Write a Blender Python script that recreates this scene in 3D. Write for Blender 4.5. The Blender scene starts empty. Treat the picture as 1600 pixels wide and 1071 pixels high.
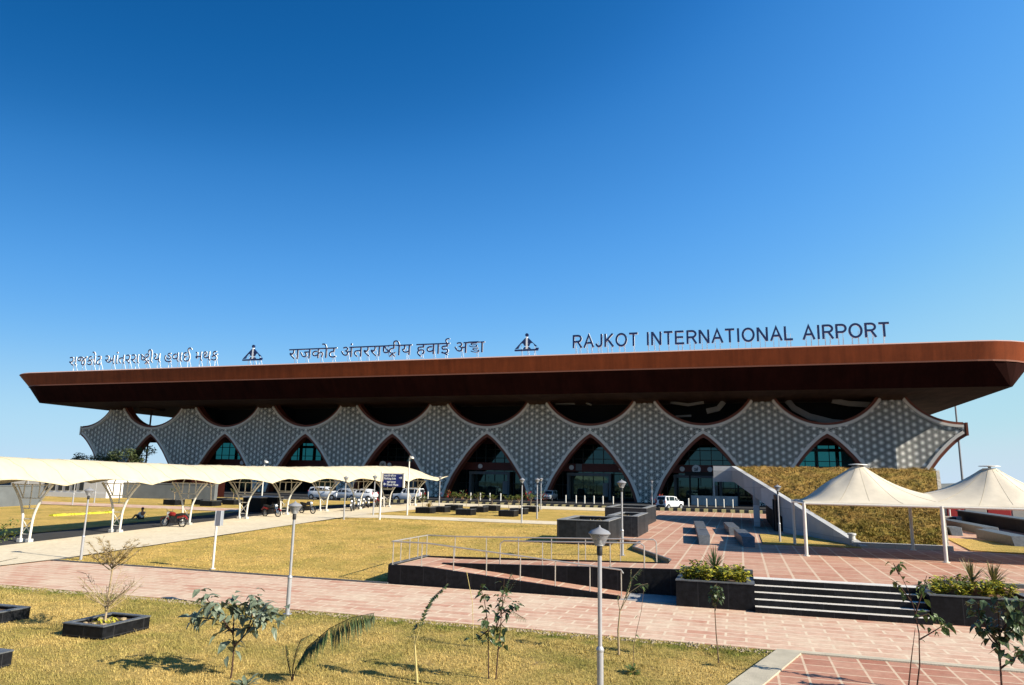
import bpy, bmesh, math, random
import numpy as np
from mathutils import Vector, Matrix, noise as mnoise
R = math.radians
random.seed(7)
scene = bpy.context.scene
C = scene.collection

# ------------------------------------------------------------------ camera
# world axes follow the site grid: +x runs along the terminal front, +y runs towards it
F_PX, PITCH, ROLL, CAM_H, YAW = 1117.0, 0.1846, -0.0183, 4.1, 0.3069
_f0 = Vector((-math.sin(YAW), math.cos(YAW), 0)); _r0 = Vector((math.cos(YAW), math.sin(YAW), 0)); _z = Vector((0, 0, 1))
FW = _f0*math.cos(PITCH) + _z*math.sin(PITCH)
_u0 = -_f0*math.sin(PITCH) + _z*math.cos(PITCH)
RT = _r0*math.cos(ROLL) - _u0*math.sin(ROLL)
UP = _u0*math.cos(ROLL) + _r0*math.sin(ROLL)
CAM = Vector((0, 0, CAM_H))
cd = bpy.data.cameras.new('camera'); cam = bpy.data.objects.new('camera', cd); C.objects.link(cam)
cd.sensor_width = 36; cd.sensor_fit = 'HORIZONTAL'; cd.lens = F_PX/1600*36; cd.clip_start = 0.1; cd.clip_end = 9000
M = Matrix((RT, UP, -FW)).transposed().to_4x4(); M.translation = CAM
cam.matrix_world = M
scene.camera = cam

# ------------------------------------------------------------------ sun, sky, exposure
SUN_EL = R(31); SUN_AZ = R(99.5)                       # clockwise from +y
sun_dir = Vector((math.sin(SUN_AZ)*math.cos(SUN_EL), math.cos(SUN_AZ)*math.cos(SUN_EL), math.sin(SUN_EL)))
sd = bpy.data.lights.new('sun', 'SUN'); sd.energy = 5.0; sd.angle = R(0.5); sd.color = (1.0, 0.93, 0.80)
so = bpy.data.objects.new('sun', sd); C.objects.link(so); so.rotation_euler = sun_dir.to_track_quat('Z', 'Y').to_euler(); so.location = (60, -20, 60)
w = bpy.data.worlds.new('World'); scene.world = w; w.use_nodes = True
nt = w.node_tree; bg = nt.nodes['Background']
sky = nt.nodes.new('ShaderNodeTexSky'); sky.sky_type = 'NISHITA'; sky.sun_disc = False
sky.sun_elevation = SUN_EL; sky.sun_rotation = SUN_AZ
sky.altitude = 0; sky.air_density = 0.7; sky.dust_density = 0.1; sky.ozone_density = 4.0
# grade of the clear winter sky: deeper blue overhead, hazier and calmer near the horizon
K_SKY = 0.081
v1 = nt.nodes.new('ShaderNodeVectorMath'); v1.operation = 'MULTIPLY'; v1.inputs[1].default_value = (K_SKY,)*3
cv = nt.nodes.new('ShaderNodeRGBCurve')
v2 = nt.nodes.new('ShaderNodeVectorMath'); v2.operation = 'MULTIPLY'; v2.inputs[1].default_value = (1/K_SKY,)*3
for ch, pts in ((0, [(0,0), (.025,.002), (.0415,.0055), (.0575,.022), (.0935,.062), (.205,.19), (.35,.245), (.5,.285), (1,.27)]),
                (1, [(0,0), (.079,.066), (.11,.12), (.176,.205), (.34,.335), (.475,.365), (.7,.37), (1,.34)]),
                (2, [(0,0), (.172,.215), (.23,.325), (.342,.435), (.5,.455), (.8,.42), (1,.41)])):
    c_ = cv.mapping.curves[ch]
    c_.points[0].location = pts[0]; c_.points[1].location = pts[-1]
    for p_ in pts[1:-1]: c_.points.new(*p_)
cv.mapping.update()
# haze brightens the half of the sky nearer the sun
tc = nt.nodes.new('ShaderNodeTexCoord'); dt = nt.nodes.new('ShaderNodeVectorMath'); dt.operation = 'DOT_PRODUCT'; dt.inputs[1].default_value = (math.cos(YAW), math.sin(YAW), 0)
m1 = nt.nodes.new('ShaderNodeMath'); m1.operation = 'MULTIPLY'; m1.inputs[1].default_value = 0.72
m2 = nt.nodes.new('ShaderNodeMath'); m2.operation = 'EXPONENT'; vh = nt.nodes.new('ShaderNodeVectorMath'); vh.operation = 'SCALE'
nt.links.new(tc.outputs['Generated'], dt.inputs[0]); nt.links.new(dt.outputs['Value'], m1.inputs[0]); nt.links.new(m1.outputs[0], m2.inputs[0])
nt.links.new(sky.outputs[0], vh.inputs[0]); nt.links.new(m2.outputs[0], vh.inputs['Scale']); nt.links.new(vh.outputs[0], v1.inputs[0]); nt.links.new(v1.outputs[0], cv.inputs['Color']); nt.links.new(cv.outputs[0], v2.inputs[0]); nt.links.new(v2.outputs[0], bg.inputs[0])
bg.inputs[1].default_value = 0.087
vs = scene.view_settings; vs.view_transform = 'Standard'; vs.look = 'None'; vs.gamma = 1; vs.exposure = 0.9
scene.display_settings.display_device = 'sRGB'

# ------------------------------------------------------------------ helpers
def ray(px, py): return (FW*F_PX + RT*(px-800) + UP*(535.5-py))/F_PX
def G(px, py, z=0.0):
    r = ray(px, py); return CAM + r*((z-CAM_H)/r.z)
def AB(px, py, b):
    r = ray(px, py); return CAM + r*(b/r.y)
def lerp(a, b, t): return a+(b-a)*t
def clamp(x, a=0.0, b=1.0): return max(a, min(b, x))
TM = 0.75
def T(a, b):                                            # height of the lawns and walkways
    wd = lerp(5.5, 28.0, clamp((a+5)/-25.0))
    t = clamp((b-26.0)/wd)
    return TM*t
def GT(px, py, off=0.0):
    z = 0.0
    for _ in range(60):
        p = G(px, py, z); z = .5*z+.5*(T(p.x, p.y)+off)
    return G(px, py, z)

OFF = {}
class MB:
    def __init__(s): s.v = []; s.f = []; s.m = []
    def add(s, vs_, fs, m=0):
        n = len(s.v); s.v += [tuple(v) for v in vs_]
        for f in fs: s.f.append(tuple(i+n for i in f)); s.m.append(m)
    def poly(s, pts, m=0): s.add(pts, [tuple(range(len(pts)))], m)
    def hexa(s, p, m=0):                                # 4 bottom (ccw) + 4 top
        s.add(p, [(3,2,1,0),(4,5,6,7),(0,1,5,4),(1,2,6,5),(2,3,7,6),(3,0,4,7)], m)
    def box(s, x0, x1, y0, y1, z0, z1, m=0):
        s.hexa([(x0,y0,z0),(x1,y0,z0),(x1,y1,z0),(x0,y1,z0),(x0,y0,z1),(x1,y0,z1),(x1,y1,z1),(x0,y1,z1)], m)
    def obox(s, c, ax, ay, az, m=0):                    # centre and half axes
        c = Vector(c); ax = Vector(ax); ay = Vector(ay); az = Vector(az)
        s.hexa([c-ax-ay-az, c+ax-ay-az, c+ax+ay-az, c-ax+ay-az, c-ax-ay+az, c+ax-ay+az, c+ax+ay+az, c-ax+ay+az], m)
    def bar(s, p0, p1, w_, h_, m=0):
        p0 = Vector(p0); p1 = Vector(p1); d = (p1-p0); L = d.length; d.normalize()
        up = Vector((0,0,1)) if abs(d.z) < .95 else Vector((0,1,0))
        x = d.cross(up).normalized(); y = x.cross(d).normalized()
        s.obox((p0+p1)/2, d*L/2, x*w_/2, y*h_/2, m)
    def prism(s, poly, z0, z1, m=0):
        n = len(poly)
        z0 = z0 if isinstance(z0, (list, tuple)) else [z0]*n
        z1 = z1 if isinstance(z1, (list, tuple)) else [z1]*n
        vs_ = [(p[0], p[1], z) for p, z in zip(poly, z0)]+[(p[0], p[1], z) for p, z in zip(poly, z1)]
        s.add(vs_, [tuple(range(n-1, -1, -1)), tuple(range(n, 2*n))]+[(i, (i+1) % n, (i+1) % n+n, i+n) for i in range(n)], m)
    def tube(s, pts, rad, n=8, m=0, cap=True):
        pts = [Vector(p) for p in pts]
        if not isinstance(rad, (list, tuple)): rad = [rad]*len(pts)
        rings = []; prev = None
        for i, p in enumerate(pts):
            d = (pts[min(i+1, len(pts)-1)]-pts[max(i-1, 0)]).normalized()
            if prev is None:
                ref = Vector((0,0,1)) if abs(d.z) < .9 else Vector((1,0,0))
                x = d.cross(ref).normalized()
            else: x = (prev - d*prev.dot(d)).normalized()
            prev = x; y = d.cross(x)
            rings.append([p+(x*math.cos(2*math.pi*k/n)+y*math.sin(2*math.pi*k/n))*rad[i] for k in range(n)])
        vs_ = [v for r in rings for v in r]; fs = []
        for i in range(len(pts)-1):
            for k in range(n): fs.append((i*n+k, i*n+(k+1) % n, (i+1)*n+(k+1) % n, (i+1)*n+k))
        if cap: fs.append(tuple(range(n-1, -1, -1))); fs.append(tuple((len(pts)-1)*n+k for k in range(n)))
        s.add(vs_, fs, m)
    def lathe(s, prof, n=16, c=(0,0,0), m=0, axis='z'):
        vs_ = []; fs = []
        for r, z in prof:
            for k in range(n):
                t = 2*math.pi*k/n
                if axis == 'z': vs_.append((c[0]+r*math.cos(t), c[1]+r*math.sin(t), c[2]+z))
                elif axis == 'y': vs_.append((c[0]+r*math.cos(t), c[1]+z, c[2]+r*math.sin(t)))
                else: vs_.append((c[0]+z, c[1]+r*math.cos(t), c[2]+r*math.sin(t)))
        for i in range(len(prof)-1):
            for k in range(n): fs.append((i*n+k, i*n+(k+1) % n, (i+1)*n+(k+1) % n, (i+1)*n+k))
        if prof[0][0] > 1e-4: fs.append(tuple(range(n-1, -1, -1)))
        if prof[-1][0] > 1e-4: fs.append(tuple((len(prof)-1)*n+k for k in range(n)))
        s.add(vs_, fs, m)
    def leaf(s, p, d, n_, L, W, m=0, droop=.15):
        p = Vector(p); d = Vector(d).normalized(); n_ = Vector(n_); n_ = (n_-d*n_.dot(d))
        n_ = n_.normalized() if n_.length > 1e-4 else Vector((0,0,1)); x = d.cross(n_)
        mid = p+d*L*.45+n_*L*.04; tip = p+d*L-n_*L*droop
        a = p+d*L*.38+x*W*.5+n_*W*.16; b = p+d*L*.38-x*W*.5+n_*W*.16
        a2 = p+d*L*.72+x*W*.33+n_*(W*.08-L*droop*.4); b2 = p+d*L*.72-x*W*.33+n_*(W*.08-L*droop*.4)
        s.add([p, a, a2, tip, b2, b, mid], [(0,1,6),(1,2,6),(2,3,6),(3,4,6),(4,5,6),(5,0,6)], m)
    def build(s, name, mats, parent=None, smooth=False, recalc=True, label=None, bevel=0, merge=False, solid=0):
        me = bpy.data.meshes.new(name)
        off = OFF.get(parent, Vector((0,0,0))) if parent else Vector((0,0,0))
        me.from_pydata([(v[0]-off[0], v[1]-off[1], v[2]-off[2]) for v in s.v], [], s.f)
        mats = mats if isinstance(mats, (list, tuple)) else [mats]
        for mm in mats: me.materials.append(mm)
        if len(mats) > 1: me.polygons.foreach_set('material_index', s.m)
        if recalc or merge:
            bm = bmesh.new(); bm.from_mesh(me)
            if merge: bmesh.ops.remove_doubles(bm, verts=bm.verts, dist=1e-4)
            if recalc: bmesh.ops.recalc_face_normals(bm, faces=bm.faces)
            bm.to_mesh(me); bm.free()
        if smooth:
            me.polygons.foreach_set('use_smooth', [True]*len(me.polygons))
            try: me.set_sharp_from_angle(angle=R(40))
            except Exception: pass
        o = bpy.data.objects.new(name, me); C.objects.link(o)
        if parent: o.parent = parent; OFF[o] = off
        if label: o['label'] = label
        if solid:
            md = o.modifiers.new('solid', 'SOLIDIFY'); md.thickness = solid; md.offset = 0
        if bevel:
            md = o.modifiers.new('bevel', 'BEVEL'); md.width = bevel; md.segments = 2; md.limit_method = 'ANGLE'
        return o

def thing(name, label, cat, loc=(0,0,0), group=None):
    o = bpy.data.objects.new(name, None); C.objects.link(o); o.location = loc; o.empty_display_size = .3
    o['label'] = label; o['category'] = cat
    if group: o['group'] = group
    OFF[o] = Vector(loc); return o
def tag(o, label, cat, group=None):
    o['label'] = label; o['category'] = cat
    if group: o['group'] = group
    return o
def struct(o): o['kind'] = 'structure'; return o
def stuff(o, label=None, cat=None):
    o['kind'] = 'stuff'
    if label: o['label'] = label
    if cat: o['category'] = cat
    return o
def kids(o): return [c for c in o.children]
def dup(root, loc, rotz=None, label=None, scale=None):
    def cp(o, par):
        c = o.copy(); C.objects.link(c)
        if par: c.parent = par
        for ch in list(o.children): cp(ch, c)
        return c
    r = cp(root, None); r.location = loc
    if rotz is not None: r.rotation_euler = (0, 0, rotz)
    if label: r['label'] = label
    if scale: r.scale = (scale,)*3
    return r

# ------------------------------------------------------------------ materials
def mat(name, col, rough=.7, spec=.3, metal=0.0, var=0.0, vscale=3.0, col2=None, bump=0.0, bscale=40.0, coat=0.0):
    m = bpy.data.materials.new(name); m.use_nodes = True; t = m.node_tree; b = t.nodes['Principled BSDF']
    b.inputs['Base Color'].default_value = (*col, 1); b.inputs['Roughness'].default_value = rough
    b.inputs['Specular IOR Level'].default_value = spec; b.inputs['Metallic'].default_value = metal
    b.inputs['Coat Weight'].default_value = coat
    if var or col2 or bump:
        g = t.nodes.new('ShaderNodeNewGeometry')
    if var or col2:
        n = t.nodes.new('ShaderNodeTexNoise'); n.inputs['Scale'].default_value = vscale; n.inputs['Detail'].default_value = 6; n.inputs['Roughness'].default_value = .65
        t.links.new(g.outputs['Position'], n.inputs['Vector'])
        cr = t.nodes.new('ShaderNodeValToRGB'); cr.color_ramp.elements[0].position = .3; cr.color_ramp.elements[1].position = .7
        c2 = col2 if col2 else tuple(min(1, c*(1+var)) for c in col)
        c1 = col if col2 else tuple(c*(1-var) for c in col)
        cr.color_ramp.elements[0].color = (*c1, 1); cr.color_ramp.elements[1].color = (*c2, 1)
        t.links.new(n.outputs[0], cr.inputs[0]); t.links.new(cr.outputs[0], b.inputs['Base Color'])
    if bump:
        n2 = t.nodes.new('ShaderNodeTexNoise'); n2.inputs['Scale'].default_value = bscale; n2.inputs['Detail'].default_value = 4
        t.links.new(g.outputs['Position'], n2.inputs['Vector'])
        bp = t.nodes.new('ShaderNodeBump'); bp.inputs['Strength'].default_value = bump; bp.inputs['Distance'].default_value = .02
        t.links.new(n2.outputs[0], bp.inputs['Height']); t.links.new(bp.outputs[0], b.inputs['Normal'])
    return m

def leaf_mat(name, c1, c2, rough=.5, trans=.25):
    m = mat(name, c1, rough, .4, 0, 0, 9, c2)
    t = m.node_tree; b = t.nodes['Principled BSDF']; out = t.nodes['Material Output']
    tr = t.nodes.new('ShaderNodeBsdfTranslucent'); mx = t.nodes.new('ShaderNodeMixShader'); mx.inputs[0].default_value = trans
    src = [l for l in t.links if l.to_socket == b.inputs['Base Color']][0].from_socket
    t.links.new(src, tr.inputs[0]); t.links.new(b.outputs[0], mx.inputs[1]); t.links.new(tr.outputs[0], mx.inputs[2]); t.links.new(mx.outputs[0], out.inputs[0])
    return m

def lawn_mat(name, dry1, dry2, green, greenamt=.5, blades=False, band=None):
    m = bpy.data.materials.new(name); m.use_nodes = True; t = m.node_tree; b = t.nodes['Principled BSDF']; L = t.links
    b.inputs['Roughness'].default_value = .9; b.inputs['Specular IOR Level'].default_value = .1
    g = t.nodes.new('ShaderNodeNewGeometry')
    def nz(sc, det=6, ro=.65):
        n = t.nodes.new('ShaderNodeTexNoise'); n.inputs['Scale'].default_value = sc; n.inputs['Detail'].default_value = det; n.inputs['Roughness'].default_value = ro
        L.new(g.outputs['Position'], n.inputs['Vector']); return n
    def ramp(src, p0, p1, c0, c1):
        r = t.nodes.new('ShaderNodeValToRGB'); r.color_ramp.elements[0].position = p0; r.color_ramp.elements[1].position = p1
        r.color_ramp.elements[0].color = (*c0, 1); r.color_ramp.elements[1].color = (*c1, 1); L.new(src, r.inputs[0]); return r
    fine = ramp(nz(9, 8, .8).outputs[0], .3, .7, dry1, dry2)
    big = ramp(nz(.33, 7, .72).outputs[0], .5-.08+.1*(.5-greenamt), .72+.1*(.5-greenamt), (0,0,0), (1,1,1))
    mx = t.nodes.new('ShaderNodeMix'); mx.data_type = 'RGBA'; fac = big.outputs[0]
    if band:
        sx = t.nodes.new('ShaderNodeSeparateXYZ'); L.new(g.outputs['Position'], sx.inputs[0])
        mr = t.nodes.new('ShaderNodeMapRange'); mr.inputs[1].default_value = band[0]; mr.inputs[2].default_value = band[1]; mr.inputs[4].default_value = .95; L.new(sx.outputs['Y'], mr.inputs[0])
        nb2 = ramp(nz(1.1, 5, .7).outputs[0], .36, .60, (0,0,0), (1,1,1)); m3 = t.nodes.new('ShaderNodeMath'); m3.operation = 'MULTIPLY'; L.new(mr.outputs[0], m3.inputs[0]); L.new(nb2.outputs[0], m3.inputs[1])
        m4 = t.nodes.new('ShaderNodeMath'); m4.operation = 'MAXIMUM'; L.new(m3.outputs[0], m4.inputs[0]); L.new(fac, m4.inputs[1]); fac = m4.outputs[0]
    L.new(fac, mx.inputs[0]); L.new(fine.outputs[0], mx.inputs[6]); mx.inputs[7].default_value = (*green, 1)
    sp = ramp(nz(30, 4, .7).outputs[0], .35, .62, (.38,.36,.30), (1.2,1.17,1.1))
    m2 = t.nodes.new('ShaderNodeMix'); m2.data_type = 'RGBA'; m2.blend_type = 'MULTIPLY'; m2.inputs[0].default_value = .8
    L.new(mx.outputs[2], m2.inputs[6]); L.new(sp.outputs[0], m2.inputs[7]); L.new(m2.outputs[2], b.inputs['Base Color'])
    if not blades:
        bp = t.nodes.new('ShaderNodeBump'); bp.inputs['Strength'].default_value = .9; bp.inputs['Distance'].default_value = .05
        L.new(nz(16, 8, .8).outputs[0], bp.inputs['Height']); L.new(bp.outputs[0], b.inputs['Normal'])
    return m

def paving(name, c1, c2, joint, bw, bh, off=.5, rot=0.0, mortar=.025, stain=.5):
    m = bpy.data.materials.new(name); m.use_nodes = True; t = m.node_tree; b = t.nodes['Principled BSDF']; L = t.links
    b.inputs['Roughness'].default_value = .8; b.inputs['Specular IOR Level'].default_value = .25
    g = t.nodes.new('ShaderNodeNewGeometry'); mp = t.nodes.new('ShaderNodeMapping'); mp.inputs['Rotation'].default_value = (0,0,rot)
    L.new(g.outputs['Position'], mp.inputs[0])
    br = t.nodes.new('ShaderNodeTexBrick'); br.inputs['Scale'].default_value = 1; br.inputs['Brick Width'].default_value = bw; br.inputs['Row Height'].default_value = bh
    br.inputs['Mortar Size'].default_value = mortar; br.inputs['Mortar Smooth'].default_value = .2; br.inputs['Bias'].default_value = 0; br.offset = off
    br.inputs['Color1'].default_value = (*c1,1); br.inputs['Color2'].default_value = (*c2,1); br.inputs['Mortar'].default_value = (*joint,1)
    L.new(mp.outputs[0], br.inputs['Vector'])
    def nz(sc, det=6, ro=.65):
        n = t.nodes.new('ShaderNodeTexNoise'); n.inputs['Scale'].default_value = sc; n.inputs['Detail'].default_value = det; n.inputs['Roughness'].default_value = ro
        L.new(g.outputs['Position'], n.inputs['Vector']); return n
    r = t.nodes.new('ShaderNodeValToRGB'); r.color_ramp.elements[0].position = .42; r.color_ramp.elements[1].position = .68
    L.new(nz(.55, 9, .7).outputs[0], r.inputs[0])
    mu = t.nodes.new('ShaderNodeMath'); mu.operation = 'MULTIPLY'; mu.inputs[1].default_value = stain; L.new(r.outputs[0], mu.inputs[0])
    mx = t.nodes.new('ShaderNodeMix'); mx.data_type = 'RGBA'; L.new(mu.outputs[0], mx.inputs[0]); L.new(br.outputs['Color'], mx.inputs[6]); mx.inputs[7].default_value = (*joint,1)
    r2 = t.nodes.new('ShaderNodeValToRGB'); r2.color_ramp.elements[0].position = .3; r2.color_ramp.elements[1].position = .75
    r2.color_ramp.elements[0].color = (.74,.72,.7,1); r2.color_ramp.elements[1].color = (1.1,1.1,1.1,1); L.new(nz(4.5, 7, .75).outputs[0], r2.inputs[0])
    m2 = t.nodes.new('ShaderNodeMix'); m2.data_type = 'RGBA'; m2.blend_type = 'MULTIPLY'; m2.inputs[0].default_value = 1
    L.new(mx.outputs[2], m2.inputs[6]); L.new(r2.outputs[0], m2.inputs[7]); L.new(m2.outputs[2], b.inputs['Base Color'])
    bp = t.nodes.new('ShaderNodeBump'); bp.inputs['Strength'].default_value = .35; bp.inputs['Distance'].default_value = .01
    L.new(nz(25, 5, .7).outputs[0], bp.inputs['Height']); L.new(bp.outputs[0], b.inputs['Normal'])
    return m

def emit(name, col, s):
    m = bpy.data.materials.new(name); m.use_nodes = True; b = m.node_tree.nodes['Principled BSDF']
    b.inputs['Base Color'].default_value = (*col,1); b.inputs['Emission Color'].default_value = (*col,1); b.inputs['Emission Strength'].default_value = s
    return m

PINK1, PINK2, CREAM = (.42,.19,.12), (.50,.27,.185), (.60,.45,.32)
M_path = paving('sandstone_path', (.50,.25,.17), (.60,.40,.29), (.68,.55,.40), 1.05, .5, .5, 0, .035, .85)
M_plaza = paving('sandstone_plaza', PINK1, PINK2, CREAM, .8, 1.15, .0, 0, .045, .5)
M_plaza2 = paving('sandstone_plaza_near', (.37,.15,.095), (.46,.23,.155), CREAM, .62, .62, .0, 0, .028, .3)
M_walk = paving('pale_walkway', (.68,.58,.41), (.72,.62,.45), (.62,.52,.37), 1.2, .6, .5, 0, .02, .5)
M_band = mat('concrete_band', (.42,.37,.28), .85, .2, 0, .18, 1.6, None, .3, 30)
M_conc = mat('painted_concrete', (.44,.43,.41), .8, .25, 0, .1, .9, None, .2, 20)
M_concg = mat('grey_concrete', (.33,.33,.32), .85, .2, 0, .22, 1.2, None, .3, 20)
M_asph = mat('asphalt', (.035,.035,.037), .9, .2, 0, .25, 1.5, None, .5, 60)
M_asph2 = mat('parking_asphalt', (.042,.041,.040), .9, .2, 0, .2, 1.1, None, .5, 60)
M_line = mat('road_paint', (.78,.77,.72), .7, .2, 0, .08, 8)
M_yel = mat('kerb_yellow', (.62,.50,.22), .7, .2, 0, .15, 6); M_kblk = mat('kerb_black', (.03,.03,.03), .7, .2, 0, .2, 6)
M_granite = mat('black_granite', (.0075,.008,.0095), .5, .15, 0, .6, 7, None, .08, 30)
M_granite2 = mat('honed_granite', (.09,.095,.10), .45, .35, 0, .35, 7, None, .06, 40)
M_granitec = mat('weathered_granite', (.020,.022,.025), .5, .2, 0, .5, 5, None, .08, 30); M_rimc = mat('pale_granite_rim', (.22,.22,.215), .55, .3, 0, .2, 4, None, .06, 40)
M_tread = mat('pale_stone_tread', (.62,.58,.52), .6, .3, 0, .12, 3)
M_soil = mat('soil', (.11,.075,.05), .95, .1, 0, .4, 12, None, .8, 25)
M_lawn = lawn_mat('dry_lawn', (.46,.30,.08), (.69,.47,.155), (.27,.23,.05), .38)
M_lawnf = lawn_mat('dry_lawn_near', (.33,.23,.07), (.64,.455,.16), (.13,.145,.025), .48, False, (18.2, 19.2))
M_blade2 = lawn_mat('dry_grass_blades_far', (.46,.32,.10), (.72,.52,.19), (.28,.25,.055), .38, True)
M_blade = lawn_mat('dry_grass_blades', (.38,.27,.09), (.74,.56,.22), (.16,.19,.035), .48, True, (18.2, 19.2))
def soil_patches(m):
    t = m.node_tree; b = t.nodes['Principled BSDF']; g = t.nodes.new('ShaderNodeNewGeometry'); n = t.nodes.new('ShaderNodeTexNoise'); n.inputs['Scale'].default_value = .8; n.inputs['Detail'].default_value = 8; n.inputs['Roughness'].default_value = .75
    t.links.new(g.outputs['Position'], n.inputs['Vector']); r = t.nodes.new('ShaderNodeMapRange'); r.inputs[1].default_value = .60; r.inputs[2].default_value = .68; r.inputs[4].default_value = .85; t.links.new(n.outputs[0], r.inputs[0])
    src = [l for l in t.links if l.to_socket == b.inputs['Base Color']][0].from_socket
    m2 = t.nodes.new('ShaderNodeMix'); m2.data_type = 'RGBA'; t.links.new(r.outputs[0], m2.inputs[0]); t.links.new(src, m2.inputs[6]); m2.inputs[7].default_value = (.20,.135,.07,1); t.links.new(m2.outputs[2], b.inputs['Base Color'])
soil_patches(M_lawnf); soil_patches(M_lawn)
M_mound = lawn_mat('mound_grass', (.24,.135,.035), (.44,.265,.08), (.19,.165,.03), .4, False, (52, 43))
M_moundb = lawn_mat('mound_blades', (.27,.165,.05), (.50,.33,.11), (.21,.19,.04), .4, True, (52, 43))
M_ground = mat('dry_ground', (.24,.19,.11), .95, .1, 0, .25, .05, None, .3, 3)
M_hill = mat('far_ground', (.17,.17,.15), .95, .1, 0, .3, .02)
def streaks(m, sc, amt):
    t = m.node_tree; b = t.nodes['Principled BSDF']; g = t.nodes.new('ShaderNodeNewGeometry'); mp = t.nodes.new('ShaderNodeMapping'); mp.inputs['Scale'].default_value = sc
    n = t.nodes.new('ShaderNodeTexNoise'); n.inputs['Scale'].default_value = 1; n.inputs['Detail'].default_value = 5; n.inputs['Roughness'].default_value = .7
    t.links.new(g.outputs['Position'], mp.inputs[0]); t.links.new(mp.outputs[0], n.inputs['Vector'])
    r = t.nodes.new('ShaderNodeMapRange'); r.inputs[1].default_value = .3; r.inputs[2].default_value = .7; r.inputs[3].default_value = 1-amt; r.inputs[4].default_value = 1+amt; t.links.new(n.outputs[0], r.inputs[0])
    mx = t.nodes.new('ShaderNodeVectorMath'); mx.operation = 'SCALE'; src = [l for l in t.links if l.to_socket == b.inputs['Base Color']][0].from_socket
    t.links.new(src, mx.inputs[0]); t.links.new(r.outputs[0], mx.inputs['Scale']); t.links.new(mx.outputs[0], b.inputs['Base Color'])
def joints(m, bw, bh, col, mortar=.008):
    t = m.node_tree; b = t.nodes['Principled BSDF']; g = t.nodes.new('ShaderNodeNewGeometry'); sp = t.nodes.new('ShaderNodeSeparateXYZ'); ad = t.nodes.new('ShaderNodeMath'); cb = t.nodes.new('ShaderNodeCombineXYZ')
    t.links.new(g.outputs['Position'], sp.inputs[0]); t.links.new(sp.outputs[0], ad.inputs[0]); t.links.new(sp.outputs[1], ad.inputs[1]); t.links.new(ad.outputs[0], cb.inputs[0]); t.links.new(sp.outputs[2], cb.inputs[1])
    br = t.nodes.new('ShaderNodeTexBrick'); br.inputs['Scale'].default_value = 1; br.inputs['Brick Width'].default_value = bw; br.inputs['Row Height'].default_value = bh; br.inputs['Mortar Size'].default_value = mortar; br.offset = 0
    br.inputs['Color1'].default_value = (.75,.75,.75,1); br.inputs['Color2'].default_value = (1.3,1.3,1.3,1); t.links.new(cb.outputs[0], br.inputs['Vector'])
    src = [l for l in t.links if l.to_socket == b.inputs['Base Color']][0].from_socket
    mu = t.nodes.new('ShaderNodeMix'); mu.data_type = 'RGBA'; mu.blend_type = 'MULTIPLY'; mu.inputs[0].default_value = 1; t.links.new(src, mu.inputs[6]); t.links.new(br.outputs['Color'], mu.inputs[7])
    m2 = t.nodes.new('ShaderNodeMix'); m2.data_type = 'RGBA'; t.links.new(br.outputs['Fac'], m2.inputs[0]); t.links.new(mu.outputs[2], m2.inputs[6]); m2.inputs[7].default_value = (*col, 1); t.links.new(m2.outputs[2], b.inputs['Base Color'])
joints(M_granitec, .95, 3.0, (.06,.06,.06)); joints(M_granite, .95, 3.0, (.03,.03,.032)); joints(M_conc, 2.4, 1.2, (.28,.27,.26), .012)
# terminal
M_fascia = mat('brown_fascia', (.215,.046,.013), .6, .15, 0, .12, .6, None, .05, 8)
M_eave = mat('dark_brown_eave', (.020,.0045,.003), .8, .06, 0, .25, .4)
M_soff = mat('brown_soffit', (.075,.042,.028), .8, .08, 0, .22, .5)
M_rim2 = mat('fold_edge', (.20,.075,.045), .6, .2)
M_rim = mat('roof_rim', (.46,.29,.23), .5, .4)
M_screen = mat('white_lattice', (.88,.84,.75), .6, .3, 0, .06, 1.2)
M_trim = mat('lattice_border', (.64,.59,.53), .6, .3, 0, .06, 1.2)
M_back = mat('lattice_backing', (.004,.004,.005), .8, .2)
streaks(M_fascia, (1.6, .2, .12), .22); streaks(M_soff, (.9, .08, .3), .25); streaks(M_memb if 0 else M_eave, (1.1, .2, .1), .3)
M_reveal = mat('brown_reveal', (.15,.038,.018), .55, .35, 0, .15, .8)
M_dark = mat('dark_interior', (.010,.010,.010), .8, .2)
M_beam = mat('maroon_beam', (.10,.022,.016), .6, .3, 0, .15, 1)
M_mull = mat('mullion', (.02,.022,.024), .5, .4)
M_disc = mat('white_disc', (.72,.66,.64), .5, .3, 0, .08, 3)
M_pale = mat('pale_grey', (.22,.21,.20), .7, .3, 0, .1, .7)
M_door = mat('door_frame', (.10,.105,.11), .5, .4)
def glass_mat(name, col, ior, rough=.03):
    m = bpy.data.materials.new(name); m.use_nodes = True; b = m.node_tree.nodes['Principled BSDF']
    b.inputs['Base Color'].default_value = (*col,1); b.inputs['Roughness'].default_value = rough; b.inputs['IOR'].default_value = ior; b.inputs['Specular IOR Level'].default_value = .5
    b.inputs['Specular Tint'].default_value = (.45,.85,.85,1)
    return m
M_glass = glass_mat('teal_glass', (.003,.012,.013), 1.62)
M_clear = glass_mat('clear_teal_glass', (.004,.02,.02), 1.5)
_t = M_clear.node_tree; _tr = _t.nodes.new('ShaderNodeBsdfTransparent'); _tr.inputs[0].default_value = (.16,.42,.42,1); _mx = _t.nodes.new('ShaderNodeMixShader'); _mx.inputs[0].default_value = .8
_t.links.new(_t.nodes['Principled BSDF'].outputs[0], _mx.inputs[1]); _t.links.new(_tr.outputs[0], _mx.inputs[2]); _t.links.new(_mx.outputs[0], _t.nodes['Material Output'].inputs[0])
M_carglass = glass_mat('car_glass', (.01,.012,.014), 1.5)
M_light = emit('ceiling_lamp', (1,.97,.9), 6)
M_navy = mat('navy_letter_face', (.012,.028,.10), .5, .3); M_wht = mat('white_letter_return', (.78,.80,.82), .5, .3)
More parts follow.
